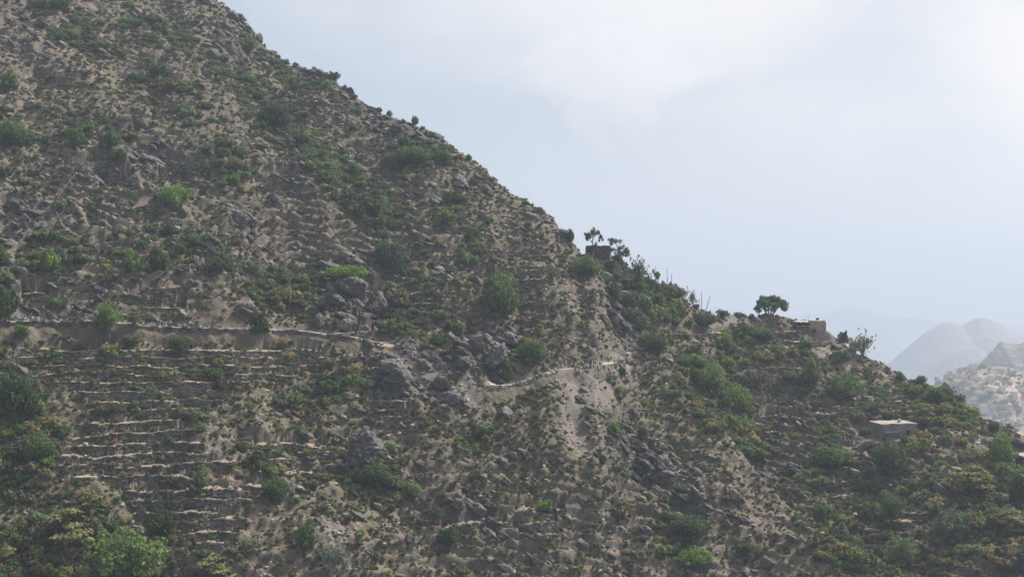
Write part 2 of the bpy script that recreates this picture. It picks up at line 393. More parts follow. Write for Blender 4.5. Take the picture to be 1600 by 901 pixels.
for gname, lines in TERR:
    done = {}
    for (u0, v0, u1, v1) in lines:
        js = np.arange(col_of(u0), col_of(u1)+1); n = len(js)
        wob = 4.5*fbm(ucol[js]/38.0, np.full(n, v0*.37), 3, 5)
        vs = np.interp(ucol[js], [u0, u1], [v0, v1])+wob
        rows = [row_at(j, v) for j, v in zip(js, vs)]
        rows = np.array([r if r is not None else -1 for r in rows])
        if (rows < 0).any() or np.ptp(Y[js, rows]) > 14: continue
        yl = smooth1(Y[js, rows], 9); zl = smooth1(np.array([np.interp(yl[i], Y[j], Z[j]) for i, j in enumerate(js)]), 15)
        terr_walls.append((gname, js, yl, zl))
for gname, js, yl, zl in terr_walls:
    wid = 2.1+.7*fbm(ucol[js]/30, np.full(len(js), float(js[0])), 2, 6)
    for i, j in enumerate(js):
        e = min(1.0, (i+1)/5, (len(js)-i)/5)
        d = Y[j]-yl[i]; inb = (d >= 0) & (d < wid[i])
        lift = .42*e
        Z[j] = np.where(inb, (zl[i]+lift+.07*d), Z[j])
        soil[j] = np.maximum(soil[j], np.where((d > -.05) & (d < wid[i]*.9), .9*e, 0))
    zl += .42
# building platforms
def platform(u0, u1, v, depth, front=.6, dz=0.0, run=2.6):
    """levelled ground for a hut, running out into the slope all round"""
    j, r, p = surf((u0+u1)/2, v); w_ = (u1-u0)/2/F*p.y; cx_ = ((u0+u1)/2-UC)/F*p.y
    ox = np.maximum(np.abs(X-cx_)-w_, 0); oy = np.maximum(np.maximum(-front-(Y-p.y), (Y-p.y)-depth), 0)
    q_ = np.sqrt(ox**2+oy**2); k_ = 1-sstep(q_, 0, run)
    Z[:] = Z*(1-k_)+(p.z+dz+.12*fbm(X/1.1, Y/1.1, 2, 401))*k_
    bare[:] = np.maximum(bare, .6*(k_ > .5))
    return Vector((cx_, p.y, p.z+dz))
P_H3 = platform(1356, 1442, 685, 5.5, 1.3)
P_H2 = platform(1248, 1294, 519, 3.4, .5, 0, 1.3)
P_H1 = platform(912, 960, 404, 4.0)
P_H4 = platform(1588, 1652, 733, 5.0)
Z[:, :len(near)] -= 360*(1-fr[None, :])**1.3
Z = np.maximum(Z, DEEP-.6)
V = V_of(Z)
RUN = np.minimum.accumulate(V, axis=1)          # what the camera can see per column

m, t = new_mat('hillside_soil')
geo = t.add('ShaderNodeNewGeometry'); pos = geo.outputs['Position']
at = t.add('ShaderNodeAttribute', attribute_name='region'); sep = t.add('ShaderNodeSeparateColor', i_Color=at.outputs['Color'])
aB, aO, aR = sep.outputs[0], sep.outputs[1], sep.outputs[2]
at2 = t.add('ShaderNodeAttribute', attribute_name='soil').outputs['Fac']
nz = t.add('ShaderNodeSeparateXYZ', i_Vector=geo.outputs['True Normal']).outputs[2]
nl = t.noise(pos, .045, 4, .55); nm_ = t.noise(pos, .35, 5, .6); nf = t.noise(pos, 2.2, 5, .65); nff = t.noise(pos, 7.0, 3, .6)
mpg = t.add('ShaderNodeMapping', i_Vector=pos); mpg.inputs['Rotation'].default_value = (0, 0, R(-44)); mpg.inputs['Scale'].default_value = (1.2, .35, 1.2)
ns = t.noise(mpg.outputs[0], .8, 5, .6)
earth = t.mix(t.ramp(nl, .35, .65), (.132, .101, .085), (.155, .128, .107))
earth = t.mix(t.ramp(nm_, .35, .7), earth, (.100, .082, .071))
earth = t.mix(t.ramp(nf, .55, .75), earth, (.195, .164, .136))
grass = t.mix(nf, (.062, .056, .034), (.132, .111, .074))
gfac = t.math('MULTIPLY_ADD', aO, .45, t.math('MULTIPLY_ADD', nm_, 1.0, t.math('MULTIPLY', nl, .5)))
col = t.mix(t.ramp(gfac, .50, .95), earth, grass)
rock = t.mix(t.ramp(ns, .35, .7), (.044, .041, .040), (.125, .113, .103))
steep = t.ramp(t.math('MULTIPLY_ADD', t.math('SUBTRACT', nf, .5), .25, nz), .66, .42)
rf = t.math('MAXIMUM', t.math('MULTIPLY', steep, .6), t.math('MULTIPLY', t.ramp(t.math('MULTIPLY_ADD', t.math('SUBTRACT', ns, .5), 1.6, aR), .35, .75), .95))
col = t.mix(rf, col, rock)
tb = t.mix(t.ramp(nm_, .3, .7), (.20, .148, .115), (.28, .225, .18))
col = t.mix(t.math('MULTIPLY', at2, t.ramp(nf, .25, .6)), col, tb)
scr = t.mix(nff, (.084, .074, .066), (.175, .154, .136))
col = t.mix(t.math('MULTIPLY', t.ramp(t.math('MULTIPLY_ADD', t.math('SUBTRACT', nf, .5), .8, aB), .3, .7), .9), col, scr)
finish(t, col, .95, t.math('MULTIPLY_ADD', nff, .5, nf), .7, .25, .1)
M['hill'] = m
idx = np.arange(NC*NY).reshape(NC, NY)
q = np.stack([idx[:-1, :-1], idx[1:, :-1], idx[1:, 1:], idx[:-1, 1:]], -1).reshape(-1, 4)
me = add_mesh('hillside', np.stack([X, Y, Z], -1).reshape(-1, 3), q, M['hill'])
ca = me.attributes.new('region', 'FLOAT_COLOR', 'POINT')
ca.data.foreach_set('color', np.stack([bare, olive, rockm, np.ones_like(Z)], -1).astype(np.float32).ravel())
sa_ = me.attributes.new('soil', 'FLOAT', 'POINT'); sa_.data.foreach_set('value', soil.astype(np.float32).ravel())
tag(link('hillside', me), kind='structure')

# valley floor out to the horizon
gm, t = new_mat('valley_floor'); p_ = t.add('ShaderNodeNewGeometry').outputs['Position']
finish(t, t.mix(t.ramp(t.noise(p_, .004, 6, .6), .35, .65), (.07, .075, .05), (.22, .19, .15)), .95)
gr = add_mesh('ground', [(-7900, -190, DEEP), (7900, -190, DEEP), (7900, 9390, DEEP), (-7900, 9390, DEEP)], [(0, 1, 2, 3)], gm)
tag(link('ground', gr), kind='structure')

# footpath ribbons laid on their benches
for nm, (js, yp, zp, hw) in path_pts.items():
    vs = []; n = len(js)
    tp = np.minimum(1, (np.minimum(np.arange(n), n-1-np.arange(n))+1)/14.0)
    ew = tp*hw*(.72+.12*fbm(np.arange(n)/9., np.zeros(n), 2, 8)); ew2 = tp*hw*(.72+.12*fbm(np.arange(n)/9., np.ones(n)*9, 2, 9))
    for i, j in enumerate(js):
        for k, (d, dz) in enumerate(((-ew[i], .0), (-.4*ew[i], .05), (.4*ew2[i], .05), (ew2[i], .02))):
            yy = yp[i]+d; zz = np.interp(yy, Y[j], Z[j])+.03+dz
            vs.append(((ucol[j]-UC)/F*yy, yy, zz))
    fs = [(a*4+k, a*4+4+k, a*4+5+k, a*4+1+k) for a in range(n-1) for k in range(3)]
    tag(link('footpath', add_mesh('footpath', vs, fs, M['path'])), kind='structure')

# ------------------------------------------------------------------ dry stone walls
def stone_run(mb, pts, height, sh=.3, sw=.5, depth=.45):
    """courses of rough blocks along pts (tops), hanging down by height"""
    pts = np.array(pts); seg = np.hypot(np.diff(pts[:, 0]), np.diff(pts[:, 1])); L = np.concatenate([[0], np.cumsum(seg)])
    hts = np.interp(L, L, height) if np.ndim(height) else np.full(len(L), height)
    k = 0
    while k*sh < hts.max():
        s = RNG.uniform(0, .2)
        while s < L[-1]:
            wd = sw*RNG.uniform(.6, 1.5)
            if k*sh < np.interp(s, L, hts):
                p = [np.interp(s+wd/2, L, pts[:, c]) for c in range(3)]; p2 = [np.interp(s+wd/2+.2, L, pts[:, c]) for c in range(2)]
                rz = math.atan2(p2[1]-p[1], p2[0]-p[0]) if s+wd/2+.2 < L[-1] else 0
                zz = p[2]-sh*(k+.5)+RNG.uniform(-.04, .04)+(RNG.uniform(-.05, .16) if k == 0 else 0)
                mb.box((p[0], p[1]-.06-.02*k+RNG.uniform(-.06, .06), zz), (wd*.94, depth*RNG.uniform(.8, 1.2), sh*RNG.uniform(.85, 1.08)), rz, .055)
            s += wd
        k += 1
wall_label = {'lower terraces': 'earth-lipped stone terrace wall', 'middle terraces': 'short broken terrace wall', 'green terraces': 'overgrown terrace wall', 'gully terraces': 'short stone terrace step',
 'pasture terraces': 'isolated stone terrace wall', 'spur terraces': 'low spur terrace wall', 'slope walls': 'small stone retaining wall', 'scattered terraces': 'broken stone terrace wall'}
TWALL = []
for gname, js, yl, zl in terr_walls:
    pts = []; hs = []
    for i, j in enumerate(js):
        pts.append(((ucol[j]-UC)/F*yl[i], yl[i]+.1, zl[i]-.03)); hs.append(max(.35, min(1.5, zl[i]-np.interp(yl[i]-.5, Y[j], Z[j])+.1)))
    keep = np.array(hs)*(.75+.5*fbm(np.arange(len(js))/12., np.zeros(len(js)), 2, int(js[0])))
    mb = MB(); stone_run(mb, pts, keep, .27, .5)
    jm = len(js)//2; TWALL.append((link('terrace_wall', mb.mesh('terrace_wall', M['wall'])), gname, ucol[js[jm]], HOR-F*zl[jm]/yl[jm]))
def path_wall(nm, ua, ub, h, label, mat):
    js, yp, zp, hw = path_pts[nm]; sel = [i for i, j in enumerate(js) if ua <= ucol[j] <= ub]
    pts = [((ucol[js[i]]-UC)/F*(yp[i]-hw), yp[i]-hw-.15, zp[i]+.06) for i in sel]
    hs = np.array([max(.4, min(h, zp[i]-np.interp(yp[i]-hw-1.0, Y[js[i]], Z[js[i]])+.25)) for i in sel])
    mb = MB(); stone_run(mb, pts, hs, .34, .55, .5)
    tag(link('retaining_wall', mb.mesh('retaining_wall', mat)), label, 'retaining wall')
path_wall('upper', -20, 150, 1.7, 'long dry stone wall holding up the footpath at the left edge', M['wall'])
path_wall('upper', 206, 420, 1.7, 'pale rubble wall under the footpath, right of the olive bush', M['wall'])
path_wall('upper', 424, 600, 1.2, 'low broken stone edging below the pale stretch of upper footpath', M['wall'])
path_wall('lower', 754, 872, 1.9, 'grey stone retaining wall under the bend of the lower footpath', M['wall_pale'])
def rubble_row(nm, ua, ub, off, n, label):
    js, yp, zp, hw = path_pts[nm]; mb = MB()
    for k in range(n):
        i = int(np.interp(RNG.uniform(ua, ub), ucol[js], np.arange(len(js)))); j = js[i]; yy = yp[i]+off+RNG.normal(0, .3)
        s = RNG.uniform(.2, .55); mb.box(((ucol[j]-UC)/F*yy+RNG.uniform(-.1, .1), yy, np.interp(yy, Y[j], Z[j])+s*.3), (s, s*RNG.uniform(.6, 1), s*.8), RNG.uniform(0, 3), s*.16, .8)
    o = tag(link('rubble', mb.mesh('rubble', M['wall_pale'])), label, 'rubble', kind='stuff')
rubble_row('upper', 0, 150, 1.4, 130, 'whitish rubble lying along the left footpath'); rubble_row('upper', 210, 350, 1.3, 110, 'whitish rubble heaped on the path by the olive bush')
def rubble_trail(pl, n, label):
    mb = MB()
    for k in range(n):
        q_ = RNG.uniform(0, len(pl)-1); i = int(q_); f = q_-i; u = pl[i][0]*(1-f)+pl[i+1][0]*f+RNG.normal(0, 3.5); v = pl[i][1]*(1-f)+pl[i+1][1]*f+RNG.normal(0, 3)
        j, r, p = surf(u, v); s = RNG.uniform(.25, .85); mb.box((p.x, p.y, p.z+s*.2), (s*1.2, s, s*.6), RNG.uniform(0, 3), s*.14, .8)
    tag(link('rubble', mb.mesh('rubble', M['wall_pale'])), label, kind='stuff')
rubble_trail([(966, 571), (985, 560), (992, 545), (990, 530), (984, 515), (1000, 500), (1014, 508)], 110, 'pale stones of the rough steps climbing the gully')
rubble_trail([(622, 545), (650, 555), (668, 575), (690, 570), (700, 600), (728, 628)], 150, 'pale rubble fan below the end of the upper footpath')
rubble_row('lower', 900, 968, -1.3, 36, 'loose stones spilling from the outer edge of the lower footpath end')
rubble_row('lower', 860, 965, 1.6, 60, 'loose rubble along the uphill edge of the lower footpath')

# ------------------------------------------------------------------ plant meshes
def rnd_dirs(n, rng):
    d = rng.normal(size=(n, 3)); return d/np.linalg.norm(d, axis=1, keepdims=True)
def leaf_cloud(centers, radii, per, size, rng, flat=1.0, up=.25, shell=.55):
    """many small leaf faces spread through clumps"""
    P = []; N = []
    for c, r in zip(centers, radii):
        n = max(6, int(per*(r/np.mean(radii))**1.6)); d = rnd_dirs(n, rng)
        rad = r*(shell+(1-shell)*rng.random(n)**.6)
        off = d*rad[:, None]; off[:, 2] *= flat
        P.append(np.asarray(c)+off); N.append(d+rng.normal(size=(n, 3))*.55+np.array([0, 0, up]))
    P = np.concatenate(P); N = np.concatenate(N); N /= np.linalg.norm(N, axis=1, keepdims=True)
    n = len(P); T = np.cross(N, rnd_dirs(n, rng)); T /= np.linalg.norm(T, axis=1, keepdims=True); B = np.cross(N, T)
    s = (size*rng.uniform(.6, 1.35, n))[:, None]; asp = rng.uniform(.55, .95, n)[:, None]
    v = np.stack([P-T*s, P-B*s*asp+N*s*.15, P+T*s, P+B*s*asp+N*s*.15], 1).reshape(-1, 3)
    return v, np.arange(n*4).reshape(n, 4)
def crown_round(seed, ncl=16, per=55, size=.075, squash=.8, spread=.62, shell=.5):
    rng = np.random.default_rng(seed); d = rnd_dirs(ncl, rng); d[:, 2] = np.abs(d[:, 2])*1.0-.12
    stretch = np.array([rng.uniform(.8, 1.2), rng.uniform(.8, 1.2), 1])
    c = d*rng.uniform(.35, 1, ncl)[:, None]*spread*stretch; c[:, 2] = c[:, 2]*squash+.42*squash
    sp = d[::2]*rng.uniform(.85, 1.2, len(d[::2]))[:, None]*spread*1.25; sp[:, 2] = sp[:, 2]*squash+.42*squash   # straggling twigs
    c = np.concatenate([c, sp]); rd = np.concatenate([rng.uniform(.18, .42, ncl), rng.uniform(.07, .16, len(sp))])
    return leaf_cloud(c, rd, per*.8, size, rng, .85, .3, shell)
def crown_layer(seed):
    rng = np.random.default_rng(seed); c = []; r = []
    for k in range(5):
        z = .42+.2*k; rad = [.55, .72, .62, .42, .2][k]
        for i in range(6 if k < 4 else 3):
            a = rng.uniform(0, 6.28); q_ = rad*rng.uniform(.25, 1); c.append((q_*math.cos(a), q_*math.sin(a), z+rng.uniform(-.06, .06))); r.append(rng.uniform(.17, .32))
    return leaf_cloud(c, r, 34, .065, rng, .28, .8, .2)
def tree_airy(seed, n_l=8):
    rng = np.random.default_rng(seed); mb = MB(); c = []; r = []
    lean = rng.uniform(-.12, .12, 2); top = (lean[0], lean[1], .72)
    mb.tube([(0, 0, -.08), (lean[0]*.3, lean[1]*.3, .3), top], [.035, .027, .014], 5)
    for k in range(n_l):
        a = k*2.4+rng.uniform(-.5, .5); z0 = rng.uniform(.12, .62); b = Vector((lean[0]*z0, lean[1]*z0, z0)); L = rng.uniform(.25, .5)
        e = b+Vector((math.cos(a)*L*.8, math.sin(a)*L*.8, L*rng.uniform(.5, 1.0)))
        mid = (b+e)/2+Vector((0, 0, -.03)); mb.tube([b, mid, e], [.014, .010, .005], 4)
        for _ in range(4):
            c.append(tuple(e.lerp(mid, rng.uniform(0, .45))+Vector((rng.normal(0, .09), rng.normal(0, .09), rng.normal(0, .05))))); r.append(rng.uniform(.06, .14))
    c.append((top[0], top[1], .82)); r.append(.13)
    return mb, leaf_cloud(c, r, 34, .034, rng, .7, .6, .2)
def tree_umbrella(seed):
    rng = np.random.default_rng(seed); mb = MB(); c = []; r = []
    for k in range(6):
        a = k*1.05+.3; e = Vector((math.cos(a)*.62, math.sin(a)*.5, .42+.12*(k % 3))); b = Vector((.1*math.cos(a), .1*math.sin(a), -.05))
        mb.tube([b, (b+e)/2+Vector((math.cos(a)*.08, 0, .05)), e], [.05, .032, .014], 5)
    for k in range(58):
        a = rng.uniform(0, 6.28); q_ = rng.uniform(0, 1)**.6*.88; x, y = q_*math.cos(a), q_*math.sin(a)
        c.append((x, y, .16+.60*math.sqrt(max(0, 1-q_*q_))+rng.uniform(-.28, .05))); r.append(rng.uniform(.13, .22))
    return mb, leaf_cloud(c, r, 60, .05, rng, .62, .6, .4)
def stems(seed, n=7, reach=.6, top=.8, th=.03):
    rng = np.random.default_rng(seed); mb = MB()
    mb.tube([(0, 0, -.15), (.02, .01, .12), (.0, .03, .3)], [th*1.7, th*1.4, th], 6)
    for k in range(n):
        a = k*6.28/n+rng.uniform(-.4, .4); q_ = reach*rng.uniform(.5, 1); z = top*rng.uniform(.5, 1)
        mb.tube([(0, 0, rng.uniform(.02, .25)), (q_*.5*math.cos(a), q_*.5*math.sin(a), z*.6), (q_*math.cos(a), q_*math.sin(a), z)], [th, th*.7, th*.25], 4)
    return mb
def lf(name, vf, mat): return add_mesh(name, vf[0], vf[1], mat)
PROTO = {}     # kind -> list of (trunk mesh, crown mesh), unit radius about 1
def proto(kind, trunk_mb, vf, mat, bark='bark'):
    PROTO.setdefault(kind, []).append((trunk_mb.mesh('trunk', M[bark]), lf('crown', vf, M[mat])))
for i in range(4):
    proto('grey', stems(100+i), crown_round(10+i, 17, 56, .075), 'grey')
    proto('dark', stems(110+i), crown_round(30+i, 18, 62, .07, .85), 'dark')
    proto('green', stems(120+i), crown_round(50+i, 17, 56, .08, .85), 'green')
for i in range(2):
    proto('grey_fine', stems(160+i), crown_round(170+i, 34, 95, .042, .85, .68, .45), 'grey')
    proto('dark_fine', stems(162+i), crown_round(180+i, 34, 100, .042, .85, .68, .45), 'dark')
    proto('green_fine', stems(164+i), crown_round(190+i, 34, 95, .045, .85, .68, .45), 'green')
for i in range(3):
    proto('olive', stems(130+i, 6, .6, 1.1, .035), crown_layer(70+i), 'olive')
    proto('dry', stems(140+i, 10, .75, .9, .022), crown_round(80+i, 15, 22, .06, .8, .66, .2), 'dry', 'twig')
    mb, vf = tree_airy(90+i); proto('airy', mb, vf, 'airy')
for i in range(2):
    proto('loose', stems(155+i, 9, .6, 1.0, .03), crown_round(157+i, 20, 26, .055, .95, .78, .15), 'airy')
proto('umbrella', *tree_umbrella(5), 'dark')
proto('silver', stems(150, 12, .7, .95, .028), crown_round(151, 15, 40, .06, .95, .62, .3), 'silver', 'twig')
# low scrub without visible stems
SCRUB = {k: [lf('shrub', crown_round(200+31*i+s, 11, 34, .095, .72, .62, .45), M[k]) for i in range(4)] for s, k in enumerate(('grey', 'dark', 'green', 'olive', 'dry'))}
TUFT = [lf('tussock', crown_round(400+i, 6, 16, .16, .55, .6, .3), M['tuft']) for i in range(4)]+[lf('tussock', crown_round(420+i, 6, 16, .16, .6, .6, .3), M['grey']) for i in range(2)]

# ------------------------------------------------------------------ rock meshes
def ico(n):
    import bmesh
    bm = bmesh.new(); bmesh.ops.create_icosphere(bm, subdivisions=n, radius=1)
    v = np.array([x.co[:] for x in bm.verts]); f = np.array([[x.index for x in y.verts] for y in bm.faces]); bm.free(); return v, f
ICO = {n: ico(n) for n in (1, 2, 4, 5)}
def rock_mesh(name, seed, n, mat, planes=12, rough=.12, stretch=(1.25, .9, .75)):
    rng = np.random.default_rng(seed); d, f = ICO[n]; N = rnd_dirs(planes, rng); D = rng.uniform(.62, 1.0, planes)
    dot = d@N.T; rad = np.min(np.where(dot > .05, D/np.maximum(dot, .05), 9), 1); rad = np.minimum(rad, 1.25)
    rad = rad*(1+rough*(vn3(d*2.3+seed, seed)*2-1)+rough*.6*(vn3(d*6+seed, seed+3)*2-1))
    v = d*rad[:, None]
    if n > 2:   # blocky breakage along joints
        Rm = np.linalg.qr(rng.normal(size=(3, 3)))[0]
        for sc_, am in ((1.7, .20), (3.6, .11), (7.0, .05)):
            q_ = np.floor((v@Rm)*sc_+.25*vn3(v*3, seed)[:, None]+seed*.37); v = v*(1+am*(_hash(q_[:, 0], q_[:, 1], q_[:, 2])-.6))[:, None]
    if n > 2:   # bedding planes and cracks
        lay = np.abs(((v[:, 2]*3.4+v[:, 0]*.9+.5*vn3(v*2, seed)) % 1)-.5); v = v*(1-.09*(lay < .1))[:, None]
    return add_mesh(name, v*np.array(stretch), f, mat)
BOULD = [rock_mesh('boulder', 500+i, 5, M['rock']) for i in range(6)]
BOULD_L = [rock_mesh('boulder', 520+i, 5, M['rock_light']) for i in range(4)]
ROCKM = [rock_mesh('rock', 540+i, 2, M['rock'], 9) for i in range(4)]+[rock_mesh('rock', 550+i, 2, M['rock_light'], 9) for i in range(3)]
STONE = [rock_mesh('stone', 560+i, 1, M['stones'], 8, .2) for i in range(5)]

# ------------------------------------------------------------------ key plants
def place_plant(u, v, wpx, hpx, kind, label, cat='tree', group=None, name=None, var=None):
    j, r, p = surf(u, v); k = p.y/F
    if wpx > 42 and kind+'_fine' in PROTO: kind += '_fine'
    vs = PROTO[kind]; tm, cm = vs[(var if var is not None else int(RNG.integers(len(vs)))) % len(vs)]
    unit_h = {'airy': .95, 'olive': 1.3, 'umbrella': .92}.get(kind, 1.12); unit_w = {'airy': 1.0, 'olive': 1.7, 'umbrella': 2.0}.get(kind, 1.9)
    sx = 1.07*wpx*k/unit_w; sz = 1.05*hpx*k/unit_h
    nm = name or {'tree': 'tree', 'bush': 'bush', 'shrub': 'shrub'}[cat]
    e = link(nm, None, None, (p.x, p.y, p.z-.08), (0, 0, RNG.uniform(0, 6.28)), (sx, sx, sz)); tag(e, label, cat, group)
    link('trunk', tm, e); link('crown', cm, e)
    return e
